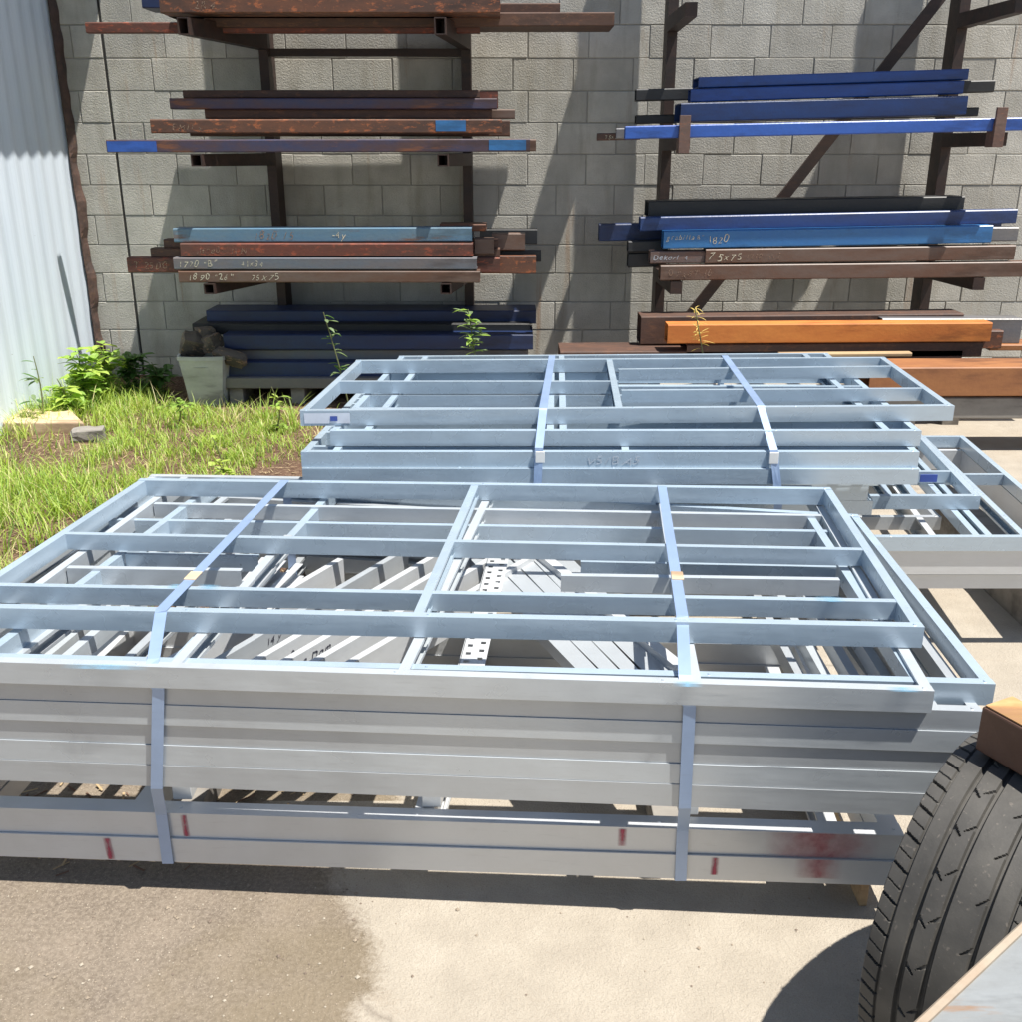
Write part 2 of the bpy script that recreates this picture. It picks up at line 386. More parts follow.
mb = MB(); mb.box(-3.7, 6.6, WY + .035, WY + .19, -.1, z - .001); mb.build('backing', M_MORTAR, wall)

# ---- corrugated shed on the left
SX = -3.0
def mat_sheet():
    m, nt, b = newmat('pale_sheet_metal'); v = coords(nt)
    n1 = noisetex(nt, coords(nt, (1, 2, .4)), 3, 5); n2 = noisetex(nt, v, 26, 3, .6)
    c = ramp(nt, n1, [(.3, (.66, .75, .85)), (.7, (.74, .82, .91))])
    c = mix(nt, ramp(nt, n2, [(.73, (0, 0, 0)), (.78, (1, 1, 1))]), c, (.12, .09, .08))
    sep = nt.nodes.new('ShaderNodeSeparateXYZ'); nt.links.new(v, sep.inputs[0])
    nt.links.new(c, b.inputs['Base Color']); b.inputs['Roughness'].default_value = .5; b.inputs['Metallic'].default_value = .1
    return m
shed = empty('sheet_metal_shed', (SX, 5, 0), 'pale blue ribbed sheet metal shed wall at the left edge', 'shed')
mb = MB(); prof = []; y = 1.5
while y < WY - .06:
    prof += [(y, 0), (y + .03, .003), (y + .06, .009), (y + .085, .011), (y + .11, .009), (y + .14, .003)]; y += .17
prof = [p for p in prof if p[0] < WY - .04] + [(WY - .035, 0)]
n = len(prof)
for off in (0, -.003):
    mb.add([(SX + d + off, y_, zz) for y_, d in prof for zz in (.03, 3.3)], [(2 * i, 2 * i + 1, 2 * i + 3, 2 * i + 2) for i in range(n - 1)])
mb.build('wall_sheet', mat_sheet(), shed)
mb = MB(); mb.box(SX - 4, SX - .01, 1.5, 1.6, 0, 3.3); mb.build('end_wall', M_GREYTUBE, shed)
# roof with eave that throws the upper shade
ez = 3.3; ex = SX + .34 * (ez - 1.56)
mb = MB(); mb.add([(ex, 1.2, ez), (ex, WY + .3, ez), (SX - 4, WY + .3, ez + 1), (SX - 4, 1.2, ez + 1), (ex, 1.2, ez + .03), (ex, WY + .3, ez + .03), (SX - 4, WY + .3, ez + 1.03), (SX - 4, 1.2, ez + 1.03)],
                  [(0, 1, 2, 3), (4, 7, 6, 5), (0, 4, 5, 1), (1, 5, 6, 2), (2, 6, 7, 3), (3, 7, 4, 0)])
mb.build('roof', M_GREYTUBE, shed)
# buckled rusty corner flashing
mb = MB(); k = 90
pts = []
for i in range(k + 1):
    zz = .05 + (3.2 - .05) * i / k
    wv = .012 * math.sin(i * .42) * (1 if zz < 1.7 else .25) + .004 * math.sin(i * 1.3)
    pts.append((zz, wv))
V = []
for zz, wv in pts: V += [(SX + .004, WY - .05 - .02 + wv * .3, zz), (SX + .02 + abs(wv) * .3, WY - .1 + wv * .5, zz), (SX + .035 + wv, WY - .06 + wv * .3, zz), (SX + .045 + wv, WY - .016, zz)]
mb.add(V, [(4 * i + j, 4 * i + j + 1, 4 * i + 5 + j, 4 * i + 4 + j) for i in range(k) for j in range(3)])
mb.build('corner_flashing', painted('rusty_flashing', (.055, .042, .038), (.13, .075, .06), .8, .7), shed)

# ================================================================ RACKS
def beam(label, px0, px1, yt, yb, Y, mat, tilt=0, dep=None, group=None, name='steel_tube', cat='steel length', prof='rhs', yaw=0, texts=()):
    """box tube seen from px0 to px1, its front face between image rows yt and yb at distance Y"""
    a = W(px0, yb, Y); b_ = W(px1, yb + tilt, Y); top = W(px0, yt, Y); h = top.z - a.z
    b_.y += yaw
    dep = dep or h * .95
    mb = MB()
    if prof == 'rhs': mb.rhs(a, b_, dep, h)
    elif prof == 'chan': mb.chan(a + Vector((0, 0, h)), b_ + Vector((0, 0, h)), dep, h, 1, t=.007, lip=0)
    elif prof == 'chanfront':
        mb.chan(b_ + Vector((0, dep, h)), a + Vector((0, dep, h)), dep, h, 1, t=.007, lip=0)
    root = empty(name, (a + b_) / 2, label, cat, group)
    mb.build('profile', mat, root)
    if mat in TWO: pass
    for t in texts:
        s, fx, rel, sz, m = t[:5]
        p = a + (b_ - a) * fx + Vector((0, 0, h * rel))
        writing(s, p, b_ - a, (0, 0, 1), h * sz, m, root)
    return root
TWO = ()
def patch(root, px0, px1, yt, yb, Y, mat, name='paint_patch', part=None):
    a = W(px0, yb, Y - .0025); b_ = W(px1, yb, Y - .0025); t = W(px0, yt, Y - .0025)
    mb = MB(); mb.add([a, b_, (b_.x, b_.y, t.z), (a.x, a.y, t.z)], [(0, 1, 2, 3)]); o = mb.build(name, mat, root)
    if part: o.parent = part
    return o

# left rack: long arms
YL = 6.36; YP = 7.18
lrack = empty('cantilever_rack', (-1.1, 7.1, 0), 'dark brown cantilever rack with long arms on the left of the block wall', 'storage rack')
LP = [W(264, 60, YP).x, W(466, 60, YP).x]
for X in LP:
    mb = MB(); mb.box(X - .03, X + .03, YP, WY - .02, 0, 3.9); mb.build('post', M_RACK, lrack)
arms_l = [(W(200, 17, YL).z, .10), (W(200, 154, YL).z, .075), (W(200, 284, YL).z, .07)]
LE = [W(196, 160, YL).x, W(443, 160, YL).x]
for (zt, hh) in arms_l:
    for X, Xe in zip(LP, LE):
        mb = MB()
        # hollow tapered arm: square end seen at the front
        n0, n1 = Vector((Xe, YL, 0)), Vector((X, YP, 0))
        wv = .032
        q0 = [(-wv, zt - hh * .9), (wv, zt - hh * .9), (wv, zt), (-wv, zt)]; q1 = [(-wv, zt - hh * 1.05), (wv, zt - hh * 1.05), (wv, zt), (-wv, zt)]
        t_ = .006
        qi = [(-wv + t_, zt - hh * .9 + t_), (wv - t_, zt - hh * .9 + t_), (wv - t_, zt - t_), (-wv + t_, zt - t_)]
        A = [Vector((n0.x + a, n0.y, c)) for a, c in q0]; B = [Vector((n1.x + a, n1.y, c)) for a, c in q1]
        I = [Vector((n0.x + a, n0.y, c)) for a, c in qi]; J = [Vector((n0.x + a + (n1.x - n0.x) * .22, n0.y + .18, c)) for a, c in qi]
        fs = [(k, (k + 1) % 4, 4 + (k + 1) % 4, 4 + k) for k in range(4)] + [(7, 6, 5, 4)] + [(k, 8 + k, 8 + (k + 1) % 4, (k + 1) % 4) for k in range(4)] + [(8 + k, 12 + k, 12 + (k + 1) % 4, 8 + (k + 1) % 4) for k in range(4)] + [(12, 13, 14, 15)]
        mb.add(A + B + I + J, fs); mb.build('arm', M_RACK, lrack)
zt = W(300, 48, YP).z
mb = MB(); mb.box(LP[0] + .031, LP[1] - .031, YP + .03, YP + .09, zt - .045, zt); mb.build('tie_bar', M_RACK, lrack)
mb = MB(); mb.box(LP[0] + .031, LP[1] - .031, YP + .03, YP + .09, .25, .30); mb.build('tie_bar', M_RACK, lrack)

gA = 'steel beams on the left rack'
CK, CD = M_CHALK, M_CHALKDIM
# shelf 1 (top)
beam('wide rusty brown beam along the top shelf of the left rack', 160, 500, -4, 13, YL + .02, M_RUST, 0, .28, gA, texts=[('2R 4', .1, .25, .6, CD)])
beam('long dark beam under the top load sticking out right on the left rack', 205, 614, 13, 27, YL + .270, M_RUSTDARK, -1, .35, gA)
beam('rusty round edged tube sticking out left from the top shelf', 86, 480, 22, 33, YL + .330, M_RUSTRED, 0, .06, gA)
beam('navy beam end just above the top shelf load', 142, 470, -12, 8, YL + .396, M_NAVY, 0, .25, gA)
beam('broad dark beam behind on the top shelf of the left rack', 190, 560, 3, 18, YL + .570, M_RUSTDARK, 0, .30, gA)
_zb = W(200, 13, YL + .02).z
def ypx(z, Y):
    Z = Y * CT + (CAM_H - z) * ST; return 511 - FPX * (Y * ST - (CAM_H - z) * CT) / Z
for _k, (_Y, _x0, _x1, _lb) in enumerate(((YL + .192, 168, 452, 'dark channel right behind the wide rusty beam on the top shelf'), (YL + .372, 176, 470, 'dark channel in the middle depth of the top shelf'), (YL + .552, 182, 478, 'rearmost dark channel on the top shelf of the left rack'))):
    beam(_lb, _x0, _x1, ypx(_zb + .09, _Y), ypx(_zb, _Y), _Y, M_RUSTDARK, 0, .17, gA)
# shelf 2
beam('blackened beam topmost of the second shelf stack', 183, 480, 90, 98, YL + .270, M_RUSTDARK, 0, .1, gA)
beam('navy and rust beam second from top in the second shelf stack', 170, 497, 98, 109, YL + .150, M_NAVYRUST, 0, .1, gA)
beam('thin dark beam between navy rust and brown beams of second shelf', 205, 492, 109, 118.5, YL + .18, M_RUSTDARK, 0, .1, gA)
b2 = beam('rust brown beam with chalk marks on the second shelf', 151, 502, 119, 133, YL + .03, M_RUST, 0, .08, gA, texts=[("EM11 a", .06, .2, .62, CD)])
patch(b2, 436, 466, 120, 131, YL + .03, M_BLUE2)
b3 = beam('long dark navy beam lowest on the second shelf with bright blue left end', 107, 530, 139.5, 152.5, YL + .02, M_NAVYRUST, -1, .08, gA)
patch(b3, 107.5, 157, 141, 151.5, YL + .02, M_BLUE); patch(b3, 489, 526, 139.5, 150, YL + .02, M_BLUE2)
beam('grey brown flat beam end sticking out right of the second shelf', 470, 515, 109, 118.5, YL + .270, M_MILL2, 0, .1, gA)
beam('short rusty tube end above the flat beam on the second shelf', 468, 498, 91, 108, YL + .330, M_RUSTRED, 0, .08, gA)
beam('dark tube behind the brown beam of the second shelf', 190, 510, 120, 136, YL + .180, M_RUSTDARK, 0, .3, gA)
beam('grey cut beam behind lowest navy beam of the second shelf', 300, 536, 139, 151, YL + .14, M_MILL2, 0, .1, gA)
# shelf 3
beam('faded blue beam with chalk figures topmost on the third shelf', 174, 472, 228, 242, YL + .07, M_STEELBLUE, -1, .14, gA, texts=[('1820 15', .27, .2, .7, CD), ('-4y', .37 + .16, .25, .7, CK)])
beam('red brown beam second from top on the third shelf', 181, 473, 243, 256.5, YL + .03, M_RUSTRED, 0, .12, gA, texts=[("alfred'  11 N", .05, .25, .6, CD)])
beam('grey blue beam with chalk size marks third from top on the third shelf', 174, 477, 258, 270, YL + .02, M_GREYBLUE, 0, .12, gA, texts=[('1770 "B"', .015, .22, .72, CK), ('41x34', .22, .25, .66, CK)])
beam('brown grey beam marked 75x75 lowest on the third shelf', 179, 480, 271.5, 283, YL + .015, M_MILL2, 0, .12, gA, texts=[('1890 "26"', .03, .22, .72, CK), ('75x75', .24, .22, .76, CK)])
beam('dark red beam sticking out left behind the third shelf stack', 128, 500, 258, 273, YL + .132, M_RUSTRED, 0, .1, gA, texts=[('T 2500', .015, .25, .62, CD)])
beam('dark stepped beam end above the left sticking beam on third shelf', 151, 500, 248, 258, YL + .156, M_RUSTDARK, 0, .1, gA)
beam('short dark beam end stepping up behind the faded blue beam', 164, 498, 239, 248, YL + .174, M_RUSTDARK, 0, .1, gA)
beam('rust coloured box tube sticking out right of the third shelf', 482, 536, 256, 274, YL + .17, M_RUST, 0, .1, gA)
beam('black square tube end at far right of the third shelf', 500, 541, 250, 262, YL + .300, M_BLACK, 0, .06, gA)
beam('small grey tube end on the right of the third shelf', 475, 494, 238, 254, YL + .14, M_MILL2, 0, .1, gA)
beam('grey brown tube with pale end beside the third shelf', 492, 525, 233, 250, YL + .240, M_MILL2, 0, .08, gA)
beam('black tube end above the right side of the third shelf', 480, 537, 229, 244, YL + .450, M_BLACK, 0, .08, gA)
beam('thin rusty strip on top of the third shelf load', 440, 486, 224, 231, YL + .180, M_RUST, 0, .2, gA)

# pile on the ground under the left rack, in the shade
gB = 'blue beams piled on the ground under the left rack'
YG = 6.6
rows = [(207, 536, 311, 324, .35, M_NAVY, 'dark navy beam topmost of the ground pile under left rack'),
        (193, 530, 324, 335, .25, M_BLACK, 'black beam second from top of the ground pile under left rack'),
        (224, 533, 335, 350, .1, M_NAVY, 'navy blue beam third from top of the ground pile'),
        (228, 528, 350, 362, .14, M_GREYBLUE, 'grey blue beam in the middle of the ground pile'),
        (216, 522, 362, 378, .05, M_NAVY, 'wide navy beam low in the ground pile beside the bucket'),
        (210, 520, 378, 389, .0, M_GREYTUBE, 'grey beam lowest of the ground pile')]
for x0, x1, a, b_, dy, m, lb in rows: beam(lb, x0, x1, a, b_, YG + dy, m, 0, .42 - dy * .4, gB)
for px in (238, 300, 372, 450, 505):
    a = W(px - 8, 400, YG + .04); z1 = W(px, 389.5, YG).z
    mb = MB(); mb.box(a.x, a.x + .09, YG + .03, YG + .5, 0, z1)
    tag(bevel(mb.build('timber_block', M_GREYTIMBER)), {238: 'grey timber block under the ground pile nearest the bucket', 300: 'grey timber block second from left under the ground pile', 372: 'grey timber block under the middle of the ground pile', 450: 'grey timber block second from right under the ground pile', 505: 'grey timber block under the right end of the ground pile'}[px], 'timber block', 'blocks under the ground pile')

# right rack
YR = 6.40; YQ = 7.12
rrack = empty('cantilever_rack', (2.2, 7.1, 0), 'dark brown cantilever rack with diagonal brace on the right of the wall', 'storage rack')
RP = [W(668, 120, YQ).x, W(950, 120, YQ).x]
for X in RP:
    mb = MB(); mb.box(X - .032, X + .032, YQ, YQ + .17, 0, 4.0); mb.build('post', M_RACK, rrack)
RE = [W(684, 140, YR).x, W(1001, 140, YR).x]
for i, yy in enumerate((2, 136, 282)):
    for j, (X, Xe) in enumerate(zip(RP, RE)):
        zt = W(Xe and 900, yy - (4 if j else 0), YR).z; hh = .075
        Xe2 = X + (Xe - X) * 1.0
        mb = MB(); A = [Vector((Xe2 + a, YR, zt + c)) for a, c in ((-.035, -hh), (.035, -hh), (.035, 0), (-.035, 0))]
        B = [Vector((X + a, YQ, zt + c)) for a, c in ((-.035, -hh * 1.15), (.035, -hh * 1.15), (.035, 0), (-.035, 0))]
        mb.extrude(A, B); mb.build('arm', M_RACK, rrack)
        if i == 1:
            c0 = W(678 if j == 0 else 992, 153 if j == 0 else 147, YR - .105); c1 = W(691 if j == 0 else 1009, 115 if j == 0 else 107, YR - .105)
            mb = MB(); mb.box(c0.x, c1.x, YR - .105, YR - .085, c0.z, c1.z); mb.box(c0.x, c0.x + .008, YR - .084, YR - .002, c0.z, c1.z - .08)
            bevel(mb.build('end_stop', painted('brown_end_stop' + str(j), (.12, .065, .05), (.17, .11, .09), .7, .6), rrack), .002)
a = W(948, -12, YQ - .03); b_ = W(688, 318, YQ - .03)
mb = MB(); mb.obb(a, b_, .03, .07, up=(.7, 0, .7)); mb.build('brace', M_RACK, rrack)
mb = MB(); z_ = W(700, 5, YQ).z; mb.box(RP[0] - .5, RP[1] + .3, YR - .02, YR + .05, z_ - .02, z_ + .02); mb.build('shelf_rail', M_BLACK, rrack)
# unseen plates added high on each post to cast slanting shade on the wall
for X in RP:
    mb = MB(); mb.add([(X - .005, YR + .02, 3.0), (X - .005, WY - .1, 3.0), (X - .005, WY - .1, 3.9), (X - .005, YR + .02, 3.4), (X + .005, YR + .02, 3.0), (X + .005, WY - .1, 3.0), (X + .005, WY - .1, 3.9), (X + .005, YR + .02, 3.4)],
                      [(0, 1, 2, 3), (7, 6, 5, 4), (0, 4, 5, 1), (1, 5, 6, 2), (2, 6, 7, 3), (3, 7, 4, 0)]); mb.build('shade_plate', M_RACK, rrack)

gC = 'steel beams on the right rack'
beam('blue beam topmost on the second shelf of the right rack', 698, 968, 77, 88, YR + .1, M_BLUESHADE, -8.5, .2, gC)
beam('blue beam second from top on the right rack upper load', 690, 963, 89, 102, YR + .08, M_BLUESHADE, -8.5, .1, gC)
beam('black tube behind the blue beams with both ends showing', 636, 994, 89, 101, YR + .32, M_BLACK, -9, .1, gC)
beam('dark blue wide beam behind the front bright one on the right rack', 680, 966, 103, 122, YR + .07, painted('deep_blue_steel', (.010, .042, .15), (.012, .03, .10), .5, .4), -7.5, .25, gC)
beam('black tube low behind the bright blue beam on the right rack', 636, 978, 115, 124, YR + .36, M_BLACK, -8, .1, gC)
beam('long bright blue beam held by the end stops of the right rack', 625, 1034, 126, 139, YR - .08, M_BLUE, -9, .07, gC)
beam('small rusty tube end left of the bright blue beam', 597, 640, 133, 140.5, YR + .16, M_RUSTDARK, -1, .05, gC, texts=[('75x20', .18, .2, .7, M_CHALK)])
beam('dark grey tube end just left of the bright blue beam', 616, 660, 128, 139, YR + .06, M_GREYTUBE, -1, .05, gC)
# third shelf
beam('black deep beam topmost on the third shelf of the right rack', 648, 963, 201, 217, YR + .25, M_BLACK, -5, .2, gC)
beam('navy beam sticking out left on the third shelf of the right rack', 599, 1000, 224, 241, YR + .3, M_NAVY, -7, .1, gC)
beam('dark blue beam behind the chalk marked one', 640, 1016, 217, 231, YR + .12, painted('deep_blue_steel_b', (.025, .065, .21), (.025, .05, .15), .5, .4), -8, .1, gC)
beam('bright blue beam marked 1820 on the third shelf of the right rack', 663, 991, 231, 248.5, YR + .02, M_BLUE2, -6, .1, gC,
     texts=[('grabilla 8"', .008, .5, .38, M_CHALK), ('1820', .135, .28, .6, M_CHALK)])
beam('dark grey tube end to the right of the chalk marked blue beam', 985, 1017, 227, 241, YR + .06, M_GREYTUBE, 0, .1, gC)
beam('brown mill scale beam with chalk sizes below the blue beam', 705, 1014, 249, 264, YR + .01, M_MILL2, -4, .1, gC,
     texts=[('75x75', .006, .2, .72, M_CHALK), ('1210  1x2', .13, .3, .5, CD)])
beam('dark grey tube left of the brown chalk sized beam', 650, 706, 251, 264, YR + .03, M_MILL, -.5, .1, gC, texts=[('Dekorl  4', .04, .3, .5, M_INKDIM)])
beam('lowest long brown beam on the third shelf of the right rack', 660, 1034, 266, 281, YR, M_MILL2, -4, .1, gC, texts=[('0Tx8T 16', .02, .25, .55, CD)])
beam('black tube ends stacked at the left of the third shelf', 628, 668, 241, 252, YR + .14, M_BLACK, -1, .1, gC)
beam('blunt black tube end low at the left of the third shelf', 628, 662, 253, 268, YR + .16, M_BLACK, -1, .1, gC)

# ground piles on the right
gD = 'steel beams on the ground under the right rack'
YO = 6.1
beam('bright orange rusted tube on the ground pile under the right rack', 667, 990, 325, 344, YO, M_ORANGE, -2, .13, gD)
beam('dark brown beam behind the left end of the orange tube', 640, 960, 317, 345, YO + .2, M_RUSTDARK, -3, .2, gD)
beam('dark brown beam directly under the orange tube', 686, 981, 345, 360, YO + .02, M_RUSTDARK, -3, .2, gD)
beam('thick grey square tube behind the right end of the orange tube', 880, 1019, 319, 344, YO + .12, M_GREYTUBE, 0, .16, gD)
beam('small brown tube end beside the orange tube', 940, 1001, 331, 349, YO + .05, M_RUST, 0, .07, gD)
beam('thin tan flat strip left of the big brown channel', 780, 912, 354, 358, YO - .1, M_TAN, -1, .06, gD)
beam('flat orange brown strip on the ground pile at the right edge', 990, 1060, 345, 351, YO + .08, M_BROWN, 0, .2, gD)
YBIG = 5.55
beam('big brown primed channel on the ground at the right edge', 868, 1120, 368, 397, YBIG, M_BROWN, -1, .26, gD)
beam('grey weathered timber bearer under the big brown channel', 868, 1120, 398, 419, YBIG + .02, M_GREYTIMBER, 0, .20, gD, name='timber_bearer', cat='timber bearer')
beam('low dark brown beam on the ground behind the second frame stack', 560, 960, 352, 372, YO + .02, M_RUSTDARK, -2, .3, gD)
for px in (900, 1060):
    a = W(px, 419.5, YBIG)
    mb = MB(); mb.box(a.x, a.x + .1, YBIG + .03, YBIG + .22, 0, a.z)
    tag(mb.build('timber_block', M_GREYTIMBER), 'short timber packer under the bearer ' + ('near its left end' if px == 900 else 'beyond the right edge'), 'timber block')
for px in (700, 950):
    a = W(px, 372, YO + .06)
    mb = MB(); mb.box(a.x, a.x + .1, YO + .06, YO + .3, 0, a.z - .012)
    tag(mb.build('timber_block', M_GREYTIMBER), 'packer block under the dark beams ' + ('at left of the orange tube' if px == 700 else 'near the grey square tube'), 'timber block')

# ================================================================ STEEL WALL FRAMES
HF = .05; WF = .023
def lerp(a, b, t): return a + (b - a) * t
def isect(p, q, a, b):
    """where line p-q crosses line a-b, as a fraction of a-b (plan view)"""
    d1 = q - p; d2 = b - a; den = d1.x * d2.y - d1.y * d2.x
    return ((a.x - p.x) * -d1.y + (a.y - p.y) * d1.x) / -den if abs(den) > 1e-9 else .5
def frame(label, NL, NR, FR, FL, z, studs=(), nogs=(), h=HF, wd=WF, group='light steel wall frames', mat=None, name='stud_framework', nearweb=True, sides=True):
    """a flat lying wall frame; corners in plan; studs run left-right, nogs front-back.
       studs: (fraction up left side, fraction up right side, open: -1 toward the camera / +1 away, u0, u1)
       nogs: (fraction along near rail, fraction along far rail, v0, v1, side)"""
    mat = mat or GALV
    P = [Vector((p[0], p[1], z)) for p in (NL, NR, FR, FL)]; NL, NR, FR, FL = P
    c = (NL + NR + FR + FL) / 4; c.z = z - h
    root = tag(empty(name, c, label, 'wall frame', group), kind='thing')
    def part(nm, p, q, side, w_=wd, hh=h, dz=0, trim=0, m=None):
        mb = MB(); mb.chan(p + Vector((0, 0, dz)), q + Vector((0, 0, dz)), w_, hh, side, trim=trim)
        if nm == 'rail':
            d_ = (q - p).normalized(); n__ = Vector((-d_.y, d_.x, 0)) * side; L_ = (q - p).length
            for u_ in (.018, L_ - .018) + tuple(L_ * k_ + .01 for k_ in (.25, .5, .75)):
                c_ = p + d_ * u_ + n__ * w_ * .5
                mb.add([c_ + Vector((math.cos(a_) * .0042, math.sin(a_) * .0042, 0)) for a_ in [k_ * math.pi / 3 for k_ in range(6)]] + [c_ + Vector((math.cos(a_) * .003, math.sin(a_) * .003, .0022)) for a_ in [k_ * math.pi / 3 for k_ in range(6)]], [(k_, (k_ + 1) % 6, 6 + (k_ + 1) % 6, 6 + k_) for k_ in range(6)] + [(6, 7, 8, 9, 10, 11)])
        return mb.build(nm, m or mat, root)
    near = part('rail', NL, NR, 1)
    di = (NL - FL).normalized() * wd; part('rail', FL + di, FR + di, 1)
    xi = (NL - NR).normalized() * wd
    if sides:
        part('end_member', NR + xi, FR + xi, -1, hh=h - .004, dz=-.002, trim=.003); part('end_member', FL - xi, NL - xi, -1, hh=h - .004, dz=-.002, trim=.003)
    for s in studs:
        fl, fr, op = s[:3]; u0, u1 = (s[3], s[4]) if len(s) > 3 else (0, 1)
        a = lerp(NL, FL, fl); b_ = lerp(NR, FR, fr); p, q = lerp(a, b_, u0), lerp(a, b_, u1)
        if op < 0: p, q = p + Vector((0, 0, 0)), q
        # web is at the far side when open to the camera
        nd = Vector((0, 1, 0)) * wd
        part('stud', p, q, 1, w_=wd * .8, hh=h - .006, dz=-.003, trim=.004)
    for g in nogs:
        a = lerp(NL, NR, g[0]); b_ = lerp(FL, FR, g[1]); p, q = lerp(a, b_, g[2]), lerp(a, b_, g[3])
        part('noggin', p, q, g[4], hh=h - .008, dz=-.0015 if len(g) < 6 else g[5], trim=.003)
    return root, P, near

def frac(line_px, z, NL, NR, FR, FL):
    p = G(*line_px[0], z); q = G(*line_px[1], z)
    NL, NR, FR, FL = [Vector((a[0], a[1], z)) for a in (NL, NR, FR, FL)]
    return isect(p, q, NL, FL), isect(p, q, NR, FR)
def st(line, z, C, op=-1, u0=0, u1=1):
    a, b_ = frac(line, z, *C); return (a, b_, op, u0, u1)

gF = 'frames in the front stack'
ZF1 = .67; ZF2 = ZF1 - HF - .001
# F1 corners from the photograph
FL1 = G(141, 478, ZF1); FR1 = G(831, 487, ZF1); NR1 = G(925, 627, ZF1)
nl_dir = (FL1 - G(0, 568, ZF1)).normalized(); nr_l = G(0, 608, ZF1)
slope = (NR1 - nr_l)
NL1 = NR1 - slope.normalized() * 2.17
C1 = [(p.x, p.y) for p in (NL1, NR1, FR1, FL1)]
nf = lambda x: isect(Vector((x, 0, 0)), Vector((x, 1, 0)), NL1, NR1)
f1, P1, f1near = frame('topmost smaller galvanised frame on the front stack with a middle noggin', *C1, ZF1,
   studs=[st(((64, 533), (862, 549)), ZF1, C1), st(((24, 585), (850, 600)), ZF1, C1)],
   nogs=[(isect(G(415, 609, ZF1), G(415, 500, ZF1) if False else G(470, 487, ZF1), NL1, NR1), isect(G(415, 609, ZF1), G(470, 487, ZF1), FL1, FR1), .02, .98, -1)], group=gF)
# F2
NR2 = G(935, 691, ZF2); s2 = NR2 - G(0, 662, ZF2); NL2 = NR2 - s2.normalized() * 2.2
FL2 = G(152, 474, ZF2); FR2 = G(806, 485, ZF2)
FR2 = FR2 + (FR2 - FL2).normalized() * .02
C2 = [(p.x, p.y) for p in (NL2, NR2, FR2, FL2)]
f2, P2, f2near = frame('wide galvanised wall frame second from top of the front stack carrying the small frame', *C2, ZF2,
   studs=[st(((150, 503), (820, 515)), ZF2, C2, -1, .06, 1), st(((70, 567), (840, 579)), ZF2, C2, -1, .06, .272), st(((70, 567), (840, 579)), ZF2, C2, -1, .645, .97)],
   mat=GALVN, nogs=[(isect(G(400, 666, ZF2), G(482, 500, ZF2), NL2, NR2), isect(G(400, 666, ZF2), G(482, 500, ZF2), FL2, FR2), .01, .99, -1),
         (isect(G(690, 680, ZF2), G(660, 515, ZF2), NL2, NR2), isect(G(690, 680, ZF2), G(660, 515, ZF2), FL2, FR2), .0, .93, -1), (.06, .06, .0, 1, 1), (.285, .285, .0, .6, -1)], group=gF)
# F3 sticking out to the right
ZF3 = ZF2 - .009
NR3 = G(996, 684, ZF3); FR3 = G(858, 514, ZF3)
NL3 = Vector((NL2.x - .02, NL2.y + .032, ZF3)); n_ = (NR3 - NL3); FL3 = Vector((FL2.x + .02, FL2.y + .02, ZF3))
C3 = [(p.x, p.y) for p in (NL3, NR3, FR3, FL3)]
f3, P3, _ = frame('longer galvanised wall frame third in the front stack with its right end sticking out', *C3, ZF3,
   studs=[st(((110, 519), (840, 531)), ZF3, C3, -1, .02, .985), st(((60, 552), (840, 566)), ZF3, C3, -1, .1, .262), st(((60, 552), (840, 566)), ZF3, C3, -1, .635, .93)],
   nogs=[(.28, .28, .62, .97, 1), (.27, .27, .0, .5, -1), (.93, .93, 0, 1, -1), (.10, .10, 0, 1, 1)], group=gF)
names = ['frame of the front stack directly under the two uppermost nested ones', 'middle frame of the lower front stack with a plain even rail', 'fifth frame of the front stack with clean grey rail', 'sixth frame of the front stack with a scuffed front rail', 'lowest frame of the upper front stack with bluish rail']
zc = ZF2 - HF - .001
for i, lb in enumerate(names):
    sb = (.004, .001, .005, .002, .0)[i]; rr = (-.005, .0, -.01, -.015, -.02)[i]; hh = (.046, .049, .050, .050, .055)[i]
    NLi = (NL2.x - .03 + i * .01, NL2.y + sb + .012); xr_ = NR3.x - .03 + rr; NRi = (xr_, NL2.y + (NR2.y - NL2.y) * (xr_ - NL2.x) / (NR2.x - NL2.x) + .010 + sb)
    sx = (.10, .13, .16, .05, .22)[i]
    FRi = (FR3.x - .03 - .02 * i, FR3.y + .02); FLi = (FL3.x + .02, FL3.y + .01 * i)
    frame(lb, NLi, NRi, FRi, FLi, zc, studs=[(.95, .95, -1, 0, 1)] if i % 2 == 0 else [], nogs=[(sx, sx, 0, 1, 1 if i % 2 else -1), (.955 - .012 * i, .955 - .012 * i, 0, 1, -1)],
          h=hh, group=gF, mat=GALVN if i % 2 else GALV2)
    zc -= hh + .001
Z_LOW = zc
